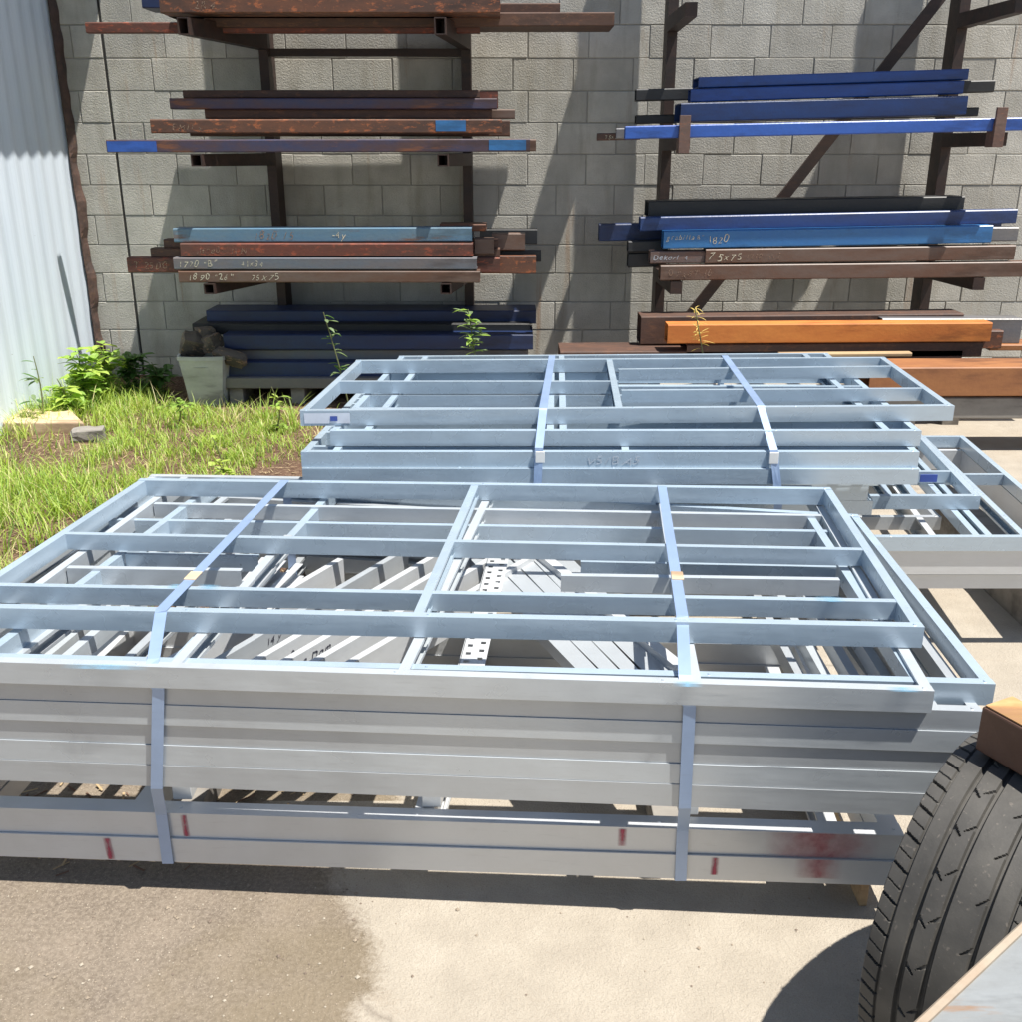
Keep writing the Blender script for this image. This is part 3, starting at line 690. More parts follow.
# bottom pair of long tube rails
ZB = .205
NRb = G(905, 836, ZB)
NLb = NRb + (G(0, 808, ZB) - NRb).normalized() * 2.2
for i in range(2):
    zt_ = ZB - i * .066
    fx = Vector((.03, .93, 0))
    a, b_ = NLb.copy(), NRb.copy(); 
    if i: a = a + Vector((.0, -.006, 0)); b_ = b_ + Vector((.0, -.006, 0))
    r_, P_, nr_ = frame(('upper of the two low frames under the front stack with red spray marks', 'bottom frame of the front stack resting on packers with one red stroke')[i],
          (a.x, a.y), (b_.x, b_.y), (b_.x + .04, b_.y + .95), (a.x + .08, a.y + .98), zt_, studs=[(.55, .55, -1, 0, 1)] if i == 0 else [],
          nogs=[(.22, .24, 0, 1, 1), (.52, .54, 0, 1, 1)] if i == 0 else [(.5, .52, 0, 1, -1), (.95, .96, 0, 1, 1)], h=.065, wd=.045, group=gF, mat=ZINC)
    def pmark(px0, px1, z0_, z1_, m, zz=None, slant=0):
        u0 = frac_x(px0, P_[0], P_[1], zt_); u1 = frac_x(px1, P_[0], P_[1], zt_)
        p = lerp(P_[0], P_[1], u0); q = lerp(P_[0], P_[1], u1); e = Vector((0, -.0015, 0))
        mb = MB(); mb.add([p + e + Vector((0, 0, -z1_)), q + e + Vector((0, 0, -z1_)), q + e + Vector((slant, 0, -z0_)), p + e + Vector((slant, 0, -z0_))], [(0, 1, 2, 3)])
        mk = mb.build('paint_mark', m, r_); mk.parent = nr_
    def frac_x(px, A, B, z):
        y_ = 815
        return isect(Vector((0, 0, 0)), Vector(((px - 511) / FPX, CT + (511 - y_) / FPX * ST, 0)), A, B)
    if i == 0:
        pmark(181, 188, .004, .062, M_SPRAYRED, slant=-.004); pmark(618, 628, .005, .05, M_SPRAYRED); pmark(765, 885, .0, .064, M_SPRAYREDSOFT)
    else:
        pmark(101, 109, .004, .062, M_SPRAYRED, slant=-.006); pmark(714, 723, .004, .05, M_SPRAYRED); pmark(800, 850, .0, .05, M_SPRAYREDSOFT)
# packers between the two heights
for k, (px, lb) in enumerate(((176, 'pale packer block between low rails and stack near the left strap'), (430, 'pale packer block under the middle of the front stack'), (693, 'pale packer block between rails and stack near the right strap'))):
    u = frac_x(px, NLb, NRb, ZB); p = lerp(NLb, NRb, u)
    mb = MB(); mb.box(p.x - .022, p.x + .022, p.y + .05, p.y + .16, ZB + .001, Z_LOW - .001)
    tag(bevel(mb.build('packer_block', ZINC), .002), lb, 'packer block', 'packers inside the front stack')
# yellowish foot under the right end and hidden bearers
for px, dx, lb in ((878, 0, 'small yellowish packer foot under the right end of the low rails'), (150, 0, 'dark bearer under the left strap of the front stack'), (690, 0, 'dark bearer under the right strap of the front stack')):
    u = frac_x(px, NLb, NRb, ZB); p = lerp(NLb, NRb, u)
    mb = MB()
    if px == 878: mb.box(p.x - .008, p.x + .010, p.y + .01, p.y + .9, 0, ZB - .066 - .0655)
    else: mb.box(p.x - .045, p.x + .045, p.y + .16, p.y + .93, 0, ZB - .066 - .0655)
    tag(bevel(mb.build('timber_bearer', M_TAN if px == 878 else M_GREYTIMBER), .003), lb, 'bearer', 'bearers under the front stack')

# second stack, behind
gS = 'frames in the rear stack'
ZS = .84
NL, NR, FR, FL = G(300, 411, ZS), G(955, 406, ZS), G(885, 357, ZS), G(357, 360, ZS)
CB = [(p.x, p.y) for p in (NL, NR, FR, FL)]
um = lambda a, b_, z, A, B: isect(G(*a, z), G(*b_, z), A, B)
b1, PB1, b1near = frame('topmost wall frame of the rear stack with studs broken by a noggin', *CB, ZS,
   studs=[st(((330, 381), (610, 381)), ZS, CB, +1, 0, um((622, 405), (612, 359), ZS, NL, NR)),
          st(((615, 369), (890, 366)), ZS, CB, +1, um((622, 405), (612, 359), ZS, NL, NR), 1),
          st(((615, 390), (925, 388)), ZS, CB, +1, um((622, 405), (612, 359), ZS, NL, NR), 1)],
   nogs=[(um((622, 405), (612, 359), ZS, NL, NR), um((622, 405), (612, 359), ZS, FL, FR), .0, 1, 1)], group=gS)
z = ZS - HF - .001
NL, NR = G(330, 431, z), G(922, 431, z); FR = G(828, 353, z); FL = G(400, 356, z)
CC = [(p.x, p.y) for p in (NL, NR, FR, FL)]
frame('second frame of the rear stack reaching further back than the top one', *CC, z,
   studs=[st(((345, 372), (860, 372)), z, CC, +1), st(((330, 386), (880, 386)), z, CC, +1), st(((330, 395), (880, 395)), z, CC, +1), st(((330, 408), (880, 408)), z, CC, +1), st(((330, 421), (880, 421)), z, CC, +1, .0, 1)],
   nogs=[(.40, .38, 0, 1, 1), (.378, .358, 0, 1, 1), (.055, .055, 0, 1, -1), (.95, .95, 0, 1, 1)], group=gS)
z -= HF + .001
NL, NR = G(301, 452, z), G(920, 452, z); FR = NR + Vector((.08, .95, 0)); FL = NL + Vector((.07, .95, 0))
CD_ = [(p.x, p.y) for p in (NL, NR, FR, FL)]
b4, PB4, b4near = frame('third frame of the rear stack with doubled front members and faint marker writing', *CD_, z,
   studs=[st(((310, 446), (905, 446)), z, CD_, +1), *[(k_ / 12, k_ / 12, -1, 0, 1) for k_ in range(3, 12)]], nogs=[(.53, .53, .02, .2, 1), (.06, .06, 0, 1, 1)], group=gS)
p = lerp(PB4[0], PB4[1], .46); writing('V5/BA5', p + Vector((0, 0, -.042)), PB4[1] - PB4[0], (0, 0, 1), .032, M_INKDIM, b4, b4near, narrow=1.3)
z -= HF + .001
NL, NR = G(303, 467, z), G(918, 468, z); NL.y -= .014; NR.y -= .014; FR = NR + Vector((.08, .95, 0)); FL = NL + Vector((.07, .95, 0))
frame('fourth frame of the rear stack with plain front rail', (NL.x, NL.y), (NR.x, NR.y), (FR.x, FR.y), (FL.x, FL.y), z, studs=[(.4, .4, -1, 0, 1)], nogs=[(.9, .9, 0, 1, 1)], group=gS)
PR5 = NR.copy()
for i, (dx, lb) in enumerate(((.02, 'fifth frame of the rear stack tucked under the front rail'), (.05, 'sixth frame of the rear stack mostly hidden'), (.03, 'seventh frame of the rear stack just above the long ones'))):
    z -= HF + .001
    frame(lb, (NL.x + dx, NL.y + .12 + .02 * i), (NR.x - dx - .05, NR.y + .14), (FR.x - dx, FR.y), (FL.x + dx, FL.y), z, studs=[(.5, .5, -1, 0, 1)], group=gS)
z = .47
NR, FR = G(981, 496, z), G(917, 444, z)
NR_ = (NR.x, NR.y); C_ = [(NR.x - 2.2, NR.y + .0), NR_, (NR.x + .12, NR.y + .98), (NR.x - 2.08, NR.y + .98)]
c1, PC1, c1n = frame('long frame at the right under the rear stack with a blue tag', *C_, z, studs=[st(((921, 471), (948, 471)), z, C_, +1, .5, 1)], nogs=[(.9, .9, 0, 1, 1), (.86, .86, 0, 1, 1)], group=gS)
q = G(924, 478, z - .02); mb = MB(); mb.box(q.x - .015, q.x + .05, q.y - .004, q.y, z - .035, z - .006)
mb.build('blue_tag', M_BLUETAG, c1)
z -= HF + .001
NR = G(1085, 537, z); 
C_ = [(NR.x - 2.6, NR.y), (NR.x, NR.y), (NR.x + .12, NR.y + 1.25), (NR.x - 2.4, NR.y + 1.25)]
frame('widest frame of the rear stack running out of the right edge', *C_, z, studs=[(.55, .55, -1, 0, 1)], nogs=[(.885, .885, 0, 1, 1), (.86, .86, 0, 1, -1), (.93, .93, 0, 1, 1)], group=gS)
z -= HF + .001
p = G(942, 517, z)
frame('short frame piece lying inside the rear stack at the right', (p.x - 1.2, p.y), (p.x, p.y), (p.x + .02, p.y + .4), (p.x - 1.2, p.y + .4), z, group=gS, mat=GALV2)
NRq = Vector((NR.x, NR.y + .01, 0))
frame('deep lower frame running out of the right edge below the widest one', (NRq.x - 2.6, NRq.y), (NRq.x, NRq.y), (NRq.x + .12, NRq.y + 1.2), (NRq.x - 2.4, NRq.y + 1.2), z, nogs=[(.83, .83, 0, 1, 1)], h=.088, group=gS, mat=ZINC)
z2 = z - .088 - .006
frame('bottom frame of the rear stack close above the concrete', (NRq.x - 2.6, NRq.y + .01), (NRq.x, NRq.y + .01), (NRq.x + .12, NRq.y + 1.2), (NRq.x - 2.4, NRq.y + 1.2), z2, nogs=[(.72, .72, 0, 1, 1)], h=.05, group=gS, mat=ZINC)
for xx, lb in ((NRq.x - 2.3, 'timber bearer under the left of the rear stack'), (NRq.x - .9, 'timber bearer under the middle of the rear stack'), (NRq.x - .05, 'timber bearer under the right of the rear stack')):
    mb = MB(); mb.box(xx, xx + .09, NRq.y + .1, NRq.y + 1.15, 0, z2 - .051)
    tag(mb.build('timber_bearer', M_GREYTIMBER), lb, 'bearer', 'bearers under the rear stack')

# stickers and writing on frames
def face_patch(P, near, root, u0, u1, d0, d1, mat, name, y=-.0015):
    p = lerp(P[0], P[1], u0); q = lerp(P[0], P[1], u1); e = Vector((0, y, 0))
    mb = MB(); mb.add([p + e + Vector((0, 0, -d1)), q + e + Vector((0, 0, -d1)), q + e + Vector((0, 0, -d0)), p + e + Vector((0, 0, -d0))], [(0, 1, 2, 3)])
    o = mb.build(name, mat, root); o.parent = near; return o
face_patch(PB1, b1near, b1, .006, .075, .008, .042, M_STICKER, 'sticker'); face_patch(PB1, b1near, b1, .045, .056, .018, .034, M_BLUETAG, 'sticker_print', -.003)
# blue chalk strokes on top flanges
def flat_mark(root, z, pts, mat=M_SPRAYBLUE):
    mb = MB(); mb.add([G(*p, z + .0015) for p in pts], [(0, 1, 2, 3)]); return mb.build('paint_mark', mat, root)
flat_mark(f1, ZF1 - .003, [(166, 588), (184, 588), (186, 584), (168, 584)]); flat_mark(f1, ZF1 - .003, [(196, 588), (220, 589), (222, 585), (198, 584)])
flat_mark(f1, ZF1 - .003, [(815, 601), (848, 602), (844, 597), (812, 596)])
flat_mark(f2, ZF2, [(60, 668), (148, 670), (150, 665), (62, 663)]); flat_mark(f2, ZF2, [(672, 686), (704, 687), (702, 681), (672, 681)]); flat_mark(f2, ZF2, [(888, 691), (925, 692), (918, 687), (884, 686)])

# ---- straps
def strap(label, pts, wdt=.026, clip=None, group='steel straps round the stacks'):
    """flat band through points; stays wdt wide sideways"""
    mb = MB(); n = len(pts); V = []
    for i, p in enumerate(pts):
        p = Vector(p); 
        d = (Vector(pts[min(i + 1, n - 1)]) - Vector(pts[max(i - 1, 0)]))
        nx = Vector((1, 0, 0))
        hor = Vector((d.x, d.y, 0))
        if hor.length > .25 * d.length: nx = Vector((hor.y, -hor.x, 0)).normalized()
        if nx.x < 0: nx = -nx
        up = d.normalized().cross(nx).normalized() * .0006
        V += [p - nx * wdt / 2 - up, p + nx * wdt / 2 - up, p + nx * wdt / 2 + up, p - nx * wdt / 2 + up]
    fs = [(3, 2, 1, 0), (4 * n - 4, 4 * n - 3, 4 * n - 2, 4 * n - 1)]
    for i in range(n - 1):
        for k in range(4): fs.append((4 * i + k, 4 * i + (k + 1) % 4, 4 * i + 4 + (k + 1) % 4, 4 * i + 4 + k))
    mb.add(V, fs)
    root = empty('strap', Vector(pts[-1]), label, 'strap', group)
    mb.build('band', STRAP, root)
    if clip:
        c, m = clip; c = Vector(c)
        dd = (Vector(pts[4]) - Vector(pts[3])).normalized(); mb = MB(); mb.obb(c - dd * .024, c + dd * .024, .029, .003); bevel(mb.build('clip', m, root), .001)
    return root
def on(z, px, py, dz=.002): 
    v = G(px, py, z); v.z += dz; return v
def below(px, py, y, dz=0):
    return W(px, py, y)
yf2 = lambda x: lerp(P2[0], P2[1], (x - P2[0].x) / (P2[1].x - P2[0].x)).y
ylow = lambda x: lerp(NLb, NRb, (x - NLb.x) / (NRb.x - NLb.x)).y
for side, (pa, pb, pc, lb) in enumerate((((284, 482), (161, 611), (150, 664), 'blue grey steel strap over the left of the front stack'), ((662, 488), (682, 617), (686, 680), 'blue grey steel strap over the right of the front stack'))):
    A = on(ZF1, *pa); B = on(ZF1, *pb)
    Cq = G(*pc, ZF2 + .004); x2 = Cq.x
    yq = yf2(x2) + .006
    D = Vector((x2 + .0, yq, ZF2 - .045)); E = Vector((x2 + .01, yf2(x2) + .004, ZF2 - .055))
    x3 = W(*((163, 832) if side == 0 else (681, 850)), ylow(x2) - .008).x
    yl = ylow(x3) - .008
    pts = [(A.x, A.y + .03, .3), (A.x, A.y + .03, ZF1 - .03), A + Vector((0, .012, 0)), A, B + Vector((0, 0, .001)), B + Vector((0, -.004, -.004)), Vector((x2, yq + .02, ZF2 + .005)), Vector((x2, yq, ZF2 - .004)), D, E, (lerp(x2, x3, .55), yf2(x2) + .006, Z_LOW), (x3, yl, ZB), (x3 + .002, yl - .006, ZB - .13), (x3, yl + .03, ZB - .1345)]
    cl = on(ZF1, *((193, 577) if side == 0 else (677, 577)), .004)
    strap(lb, pts, clip=(cl, M_SLAB))
for side, (pa, pb, lb) in enumerate((((552, 357), (543, 409), 'left blue grey steel strap over the rear stack'), ((725, 357), (761, 407), 'right blue grey steel strap over the rear stack'))):
    A = on(ZS, *pa); B = on(ZS, *pb)
    Pc = W(*((539, 448) if side == 0 else (774, 450)), PB4[0].y - .012); Pd = W(*((537, 500) if side == 0 else (779, 500)), PB4[0].y - .03)
    strap(lb, [(A.x, A.y + .05, .4), (A.x, A.y + .05, ZS - .02), A + Vector((0, .015, 0)), A, B, B + Vector((0, -.005, -.005)), Pc, Pd, (Pd.x, Pd.y + .02, .35)], .026, clip=None)
    mb = MB(); c = W(*((540, 457) if side == 0 else (774, 458)), PB4[0].y - .016); mb.box(c.x - .0145, c.x + .0145, c.y - .004, c.y, c.z - .018, c.z + .018)
    tag(bevel(mb.build('strap_clip', M_WHITE), .001), 'white crimp clip on the ' + ('left' if side == 0 else 'right') + ' strap of the rear stack', 'strap clip')

# ---- loose members seen through the openings of the front stack
gL = 'loose channels lying inside the front stack'
zl = .47
TL = [('leftmost slanting channel seen through the frame by the left strap', 212, 636), ('slanting channel just right of the left strap', 258, 636), ('slanting channel with marker writing left of centre', 300, 636),
      ('slanting channel with figures in marker', 328, 636), ('slanting channel second left of the middle noggin', 361, 636), ('slanting channel nearest the middle noggin', 396, 636)]
for i, (lb, px, py) in enumerate(TL):
    a = G(px - 92, py + 54, zl); b_ = G(px + 150, py - 88, zl)
    if i == 0: b_ = lerp(a, b_, .9)
    dz = -.004 * (i % 2)
    root = empty('steel_channel', a, lb, 'steel channel', gL)
    mb = MB(); mb.chan(a + Vector((0, 0, dz)), b_ + Vector((0, 0, dz)), .020, .092, 1, lip=0); ch = mb.build('profile', ZINC if i != 1 else GALV2, root)
    d = (b_ - a).normalized()
    if i == 2: writing('Volante', lerp(a, b_, .15) + Vector((0, 0, -.045)), d, (0, 0, 1), .03, M_INK, root, None)
    if i == 3: writing('8.8 Dom', lerp(a, b_, .19) + Vector((0, 0, -.042)), d, (0, 0, 1), .03, M_INK, root, None)
    if i == 1: writing('14 y', lerp(a, b_, .34) + Vector((0, 0, -.042)), d, (0, 0, 1), .03, M_INK, root, None)
for i, px in enumerate((456, 477, 498, 518, 540)):
    a = G(px + 150, 700, zl - .02); b_ = G(px + 8, 552, zl - .02)
    nn = (b_ - a).normalized(); root = empty('steel_channel', a, ('outermost', 'second', 'middle', 'fourth', 'rightmost')[i] + (' flat grey channel of the slanting row right of centre' if i else ' left flat grey channel of the slanting row right of centre'), 'steel channel', gL)
    side = Vector((-nn.y, nn.x, 0))
    wv = .052
    t = .002
    pr = [(0, 0), (wv, 0), (wv, -.035), (wv - t, -.035), (wv - t, -t), (t, -t), (t, -.035), (0, -.035)]
    mb = MB(); mb.extrude([a - side * u + Vector((0, 0, v)) for u, v in pr], [b_ - side * u + Vector((0, 0, v)) for u, v in pr]); mb.build('profile', GALV2, root)
a = G(716, 700, zl + .0); b_ = G(533, 550, zl + .0)
root = empty('steel_channel', a, 'bright edged channel along the right side of the flat slanting row', 'steel channel', gL)
mb = MB(); mb.chan(a, b_, .03, .05, -1, lip=0); mb.build('profile', ZINC, root)
# short bright pieces left of centre
for i, (px, lb) in enumerate(((238, 'short bright stud piece leftmost of four behind the left strap'), (254, 'short bright stud piece second of four behind the left strap'), (271, 'short bright stud piece third of four behind the left strap'), (287, 'short bright stud piece rightmost of four behind the left strap'))):
    zz = .49 + .010 * (i % 2)
    a = G(px - 30, 600, zz); b_ = G(px + 8, 554 + 3 * i, zz)
    mb = MB(); mb.chan(a, b_, .026, .04, -1, lip=0); mb.chan(a + Vector((.0, .02, -.045)), b_ + Vector((.0, .0, -.045)), .03, .04, -1, lip=0)
    tag(mb.build('stud_piece', ZINC), lb, 'stud piece', 'short stud pieces in the front stack')
# perforated strip
a = G(452, 690, .475); b_ = G(490, 550, .475); d = (b_ - a); L = d.length; d.normalize(); sd = Vector((d.y, -d.x, 0))
mb = MB(); step = .042; wS = .062; nS = int(L / step)
def quad(u0, u1, v0, v1):
    for zz in (0, -.0025):
        mb.add([a + d * u0 + sd * v0 + Vector((0, 0, zz)), a + d * u1 + sd * v0 + Vector((0, 0, zz)), a + d * u1 + sd * v1 + Vector((0, 0, zz)), a + d * u0 + sd * v1 + Vector((0, 0, zz))], [(0, 1, 2, 3)])
for k in range(nS):
    u = k * step; hs = .0065
    for v0, v1, uo in ((0, .5, .3), (.5, 1, .7)):
        uc = u + step * uo; vc = wS * (v0 + v1) / 2
        quad(u, uc - hs, wS * v0, wS * v1); quad(uc + hs, u + step, wS * v0, wS * v1)
        quad(uc - hs, uc + hs, wS * v0, vc - hs); quad(uc - hs, uc + hs, vc + hs, wS * v1)
mb.box(0, 0, 0, 0, 0, 0) if False else None
mb.obb(a - Vector((0, 0, .02)), a + d * (nS * step) - Vector((0, 0, .02)), .003, .04)
tag(mb.build('perforated_strip', ZINC), 'bright perforated angle with square holes under the middle noggin', 'perforated angle')

# ================================================================ TYRE, BEAM, PANEL at the lower right
def mat_rubber():
    m, nt, b = newmat('tyre_rubber'); v = coords(nt)
    n1 = noisetex(nt, v, 12, 4); n2 = noisetex(nt, v, 120, 3)
    c = ramp(nt, n1, [(.3, (.045, .043, .040)), (.7, (.085, .080, .072))])
    c = mix(nt, ramp(nt, n2, [(.64, (0, 0, 0)), (.72, (.6, .6, .6))]), c, (.16, .14, .12))
    nt.links.new(c, b.inputs['Base Color']); b.inputs['Roughness'].default_value = .62; bump(nt, b, n2, .2, .002); return m
M_RUB = mat_rubber()
TC = Vector((.889, 1.496, .322)); TR = .329; TW = .232
TYAW = -.773; TLEAN = -.024
tyre = empty('tyre', (0, 0, 0), 'worn black car tyre standing on edge at the lower right corner', 'tyre')
NA = 1300; prof = []
NW = 130
for j in range(NW + 1):
    s = -1 + 2 * j / NW; prof.append(s)
V = []; hw = TW / 2
grooves = (-.36, -.07, .36); gwid = .034
def tread(s, th):
    """radius and half width position at the tread coordinate s (-1..1)"""
    a = abs(s)
    if a < .84:
        x = s / .84 * hw * .95; r_ = TR - .008 * (a / .84) ** 2
    else:
        q = (a - .84) / .16; ang = q * 1.25
        x = math.copysign(hw * (.95 + .07 * math.sin(ang)), s); r_ = TR - .008 - .050 * (1 - math.cos(ang)) - .03 * q
    dpt = 0
    for g in grooves:
        dpt = max(dpt, .009 * max(0, 1 - (abs(s - g) / gwid) ** 4))
    if abs(abs(s) - .62) < .014: dpt = max(dpt, .0045)
    if a > .62 and a < .93:       # shoulder blocks, sipes alternate deep and thin
        ph = (th * 19 / math.pi + (a - .62) * 1.1 * (1 if s > 0 else -1) + (.35 if s > 0 else 0)) % 1
        w1 = .085
        if ph < w1: dpt = max(dpt, .007 * (1 if a < .90 else .5))
        if abs(ph - .5) < .022 and a < .86: dpt = max(dpt, .003)
    elif a <= .62:                # slanting nicks off the grooves
        for g, sg in ((-.36, 1), (-.07, -1), (.36, -1)):
            u = (s - g) * sg
            if .02 < u < .13:
                ph = (th * 13 / math.pi + u * 1.1 + g * 3) % 1
                if ph < .12 * (1 - (u - .02) / .14): dpt = max(dpt, .005)
    return x, r_ - dpt
rot = Matrix.Rotation(TYAW, 4, 'Z') @ Matrix.Rotation(TLEAN, 4, 'Y')
V = []; fs = []
for i in range(NA):
    th = 2 * math.pi * i / NA
    for s in prof:
        x, r_ = tread(s, th); V.append(TC + rot @ Vector((x, -r_ * math.cos(th), r_ * math.sin(th))))
m_ = NW + 1
for i in range(NA):
    i2 = (i + 1) % NA
    for j in range(NW): fs.append((i * m_ + j, i * m_ + j + 1, i2 * m_ + j + 1, i2 * m_ + j))
mb = MB(); mb.add(V, fs)
tyre.location = TC * 1.0; 
td = mb.build('tread', M_RUB, tyre)
# sidewalls
V = []; fs = []; K = 96; sp = [(1.0, None)]
for sg in (-1, 1):
    o0 = len(V)
    x0, r0 = hw * (.95 + .07 * math.sin(1.25)), TR - .008 - .050 * (1 - math.cos(1.25)) - .03
    ring = [(x0, r0), (x0 + .006, r0 - .03), (x0 + .003, r0 - .06), (x0 - .012, r0 - .09), (x0 - .03, .20), (x0 - .035, .195), (x0 - .05, .192)]
    for i in range(K):
        th = 2 * math.pi * i / K
        for x, r_ in ring: V.append(TC + rot @ Vector((sg * x, -r_ * math.cos(th), r_ * math.sin(th))))
    n = len(ring)
    for i in range(K):
        for j in range(n - 1): fs.append((o0 + i * n + j, o0 + i * n + j + 1, o0 + ((i + 1) % K) * n + j + 1, o0 + ((i + 1) % K) * n + j))
mb = MB(); mb.add(V, fs); mb.build('sidewall', M_RUB, tyre, smooth=True)
V = []; fs = []
ring = [(.09, .193), (.085, .185), (.03, .175), (.0, .12), (-.005, .03), (-.005, .001)]
for i in range(K):
    th = 2 * math.pi * i / K
    for x, r_ in ring: V.append(TC + rot @ Vector((-x, -r_ * math.cos(th), r_ * math.sin(th))))
n = len(ring)
for i in range(K):
    for j in range(n - 1): fs.append((i * n + j, i * n + j + 1, ((i + 1) % K) * n + j + 1, ((i + 1) % K) * n + j))
mb = MB(); mb.add(V, fs); mb.build('rim', M_GREYTUBE, tyre, smooth=True)

# brown steel beam with rusty-yellow top over the tyre
M_CHIP = painted('chipboard_like_rust', (.62, .38, .17), (.46, .25, .10), .8, .85, (.30, .16, .08), 14)
zbm = .74
a = G(982, 706, zbm); b_ = a + (G(1022, 728, zbm) - a).normalized() * .9
root = empty('box_tube', a, 'brown box beam with rust speckled top above the tyre at the right edge', 'box beam')
d = (b_ - a).normalized(); nn = Vector((-d.y, d.x, 0)); nn = nn if nn.y > 0 else -nn
q = [(0, 0), (.075, 0), (.075, -.085), (0, -.085)]
mb = MB(); mb.extrude([a + nn * u + Vector((0, 0, v)) for u, v in q], [b_ + nn * u + Vector((0, 0, v)) for u, v in q]); bevel(mb.build('body', painted('dark_brown_beam', (.10, .055, .04), (.14, .07, .045), .5, .55), root), .004)
q = [(.004, .0012), (.071, .0012), (.071, .0032), (.004, .0032)]
mb = MB(); mb.extrude([a + d * .004 + nn * u + Vector((0, 0, v)) for u, v in q], [b_ + nn * u + Vector((0, 0, v)) for u, v in q]); mb.build('rusty_top', M_CHIP, root)
# pale painted panel edge in the corner
zp = .80
a = G(915, 1030, zp); b_ = G(1030, 922, zp); d = (b_ - a).normalized(); sd = Vector((d.y, -d.x, 0))
a = a - d * .4; b_ = b_ + d * .6
M_PANEL = painted('pale_painted_panel', (.30, .32, .33), (.24, .25, .25), .5, .4, (.26, .17, .11), 4)
root = empty('mudguard', a, 'pale grey painted trailer mudguard edge with rusty rim in the bottom right corner', 'mudguard')
pr = [(0, 0), (.30, .004), (.30, -.008), (.012, -.012), (.012, -.09), (0, -.09)]
mb = MB(); mb.extrude([a + sd * u + Vector((0, 0, v)) for u, v in pr], [b_ + sd * u + Vector((0, 0, v)) for u, v in pr]); bevel(mb.build('panel', M_PANEL, root), .003)
mb = MB(); mb.tube([a + Vector((0, 0, .002)), b_ + Vector((0, 0, .002))], .005, 8); mb.build('rusty_edge', painted('rusty_edge', (.32, .2, .12), (.42, .36, .28), .8, .8), root)
mb = MB(); mb.tube([a + sd * .085 + Vector((0, 0, .003)), b_ + sd * .085 + Vector((0, 0, .003))], .009, 10); mb.build('pressed_rib', M_PANEL, root, smooth=True)

# ================================================================ PLANTS, BUCKET, LITTER
def leafmat(name, c, tr=.35):
    m, nt, b = newmat(name); n = noisetex(nt, coords(nt), 8, 3)
    nt.links.new(mix(nt, n, tuple(x * .65 for x in c), tuple(x * 1.3 for x in c)), b.inputs['Base Color']); b.inputs['Roughness'].default_value = .5
    t = nt.nodes.new('ShaderNodeBsdfTranslucent'); t.inputs[0].default_value = (c[0] * 1.5, c[1] * 1.5, c[2] * .9, 1)
    mx = nt.nodes.new('ShaderNodeMixShader'); mx.inputs[0].default_value = tr
    out = nt.nodes['Material Output']; nt.links.new(b.outputs[0], mx.inputs[1]); nt.links.new(t.outputs[0], mx.inputs[2]); nt.links.new(mx.outputs[0], out.inputs[0]); return m
LG = [leafmat('grass_fresh', (.30, .44, .07)), leafmat('grass_lime', (.42, .54, .11)), leafmat('grass_straw', (.60, .54, .28)), leafmat('grass_deep', (.14, .26, .05))]
rg = random.Random(11)
def blade(mb, p, h, ang, lean, wd, mi, seg=3):
    d = Vector((math.cos(ang), math.sin(ang), 0)); s = Vector((-d.y, d.x, 0)); V = []
    for k in range(seg + 1):
        t = k / seg; q = p + d * lean * h * t * t + Vector((0, 0, h * t * (1 - .25 * lean * t)))
        w_ = wd * (1 - t) ** .7 / 2 if k < seg else 0
        V += [q - s * w_, q + s * w_] if k < seg else [q]
    fs = [(2 * k, 2 * k + 1, 2 * k + 3, 2 * k + 2) for k in range(seg - 1)] + [(2 * seg - 2, 2 * seg - 1, 2 * seg)]
    mb.add(V, fs, mi)
mb = MB(); cnt = 0
for _ in range(90000):
    x = rg.uniform(-2.98, -.62); y = rg.uniform(2.75, 6.9)
    d = noise.noise(Vector((x * 1.7, y * 1.7, 5))) * .5 + noise.noise(Vector((x * 5, y * 5, 9))) * .35
    left = (-x - 1.1) / 1.2
    dens = .20 + .5 * left + d * 2.1 - .22 * max(0, min(1, (y - 5.0) / .8)) * (x > -2.3)
    if x > -1.35 and y < 5.2: dens -= .55        # bare mulch beside the stacks
    if x > -1.0: dens -= .25
    if y < 3.3: dens -= .4
    if x > -2.35 and y > 6.45: continue
    if -2.95 < x < -2.3 and 5.15 < y < 5.85 and rg.random() < .85: continue
    if rg.random() > dens or cnt > 23000: continue
    cnt += 1
    hh = rg.uniform(.03, .11) * (1 + .55 * max(0, left)) * (1.35 if (x < -2.6) else 1)
    if rg.random() < .06: hh *= 1.7
    if y > 4.9: hh *= .65
    mi = rg.choices((0, 1, 2, 3), (6, 6, 1.2 + (2 if dens < .3 else 0), 1.6))[0]
    blade(mb, Vector((x, y, max(0, soil_h(x, y)) - .005)), hh, rg.uniform(0, 6.3), rg.uniform(.2, 1.1), rg.uniform(.004, .008), mi)
tag(mb.build('grass', LG), 'bright green and straw grass growing left of the stacks', 'grass', kind='stuff')
# straw litter and wood chips on the soil
mb = MB()
for _ in range(5000):
    x = rg.uniform(-2.9, -.45); y = rg.uniform(2.0, 6.9)
    if y < 2.7 and x > -.55: continue
    a_ = rg.uniform(0, 3.14); L = rg.uniform(.012, .05); p = Vector((x, y, max(0, soil_h(x, y)) + rg.uniform(.002, .008)))
    q = p + Vector((math.cos(a_) * L, math.sin(a_) * L, rg.uniform(-.003, .006))); mb.obb(p, q, rg.uniform(.002, .006), .0012, mi=rg.choice((0, 0, 1)))
tag(mb.build('litter', [plain('straw_litter', (.42, .31, .18), .9), plain('bark_litter', (.16, .09, .06), .9)]), 'dry straw and bark litter lying on the soil', 'litter', kind='stuff')
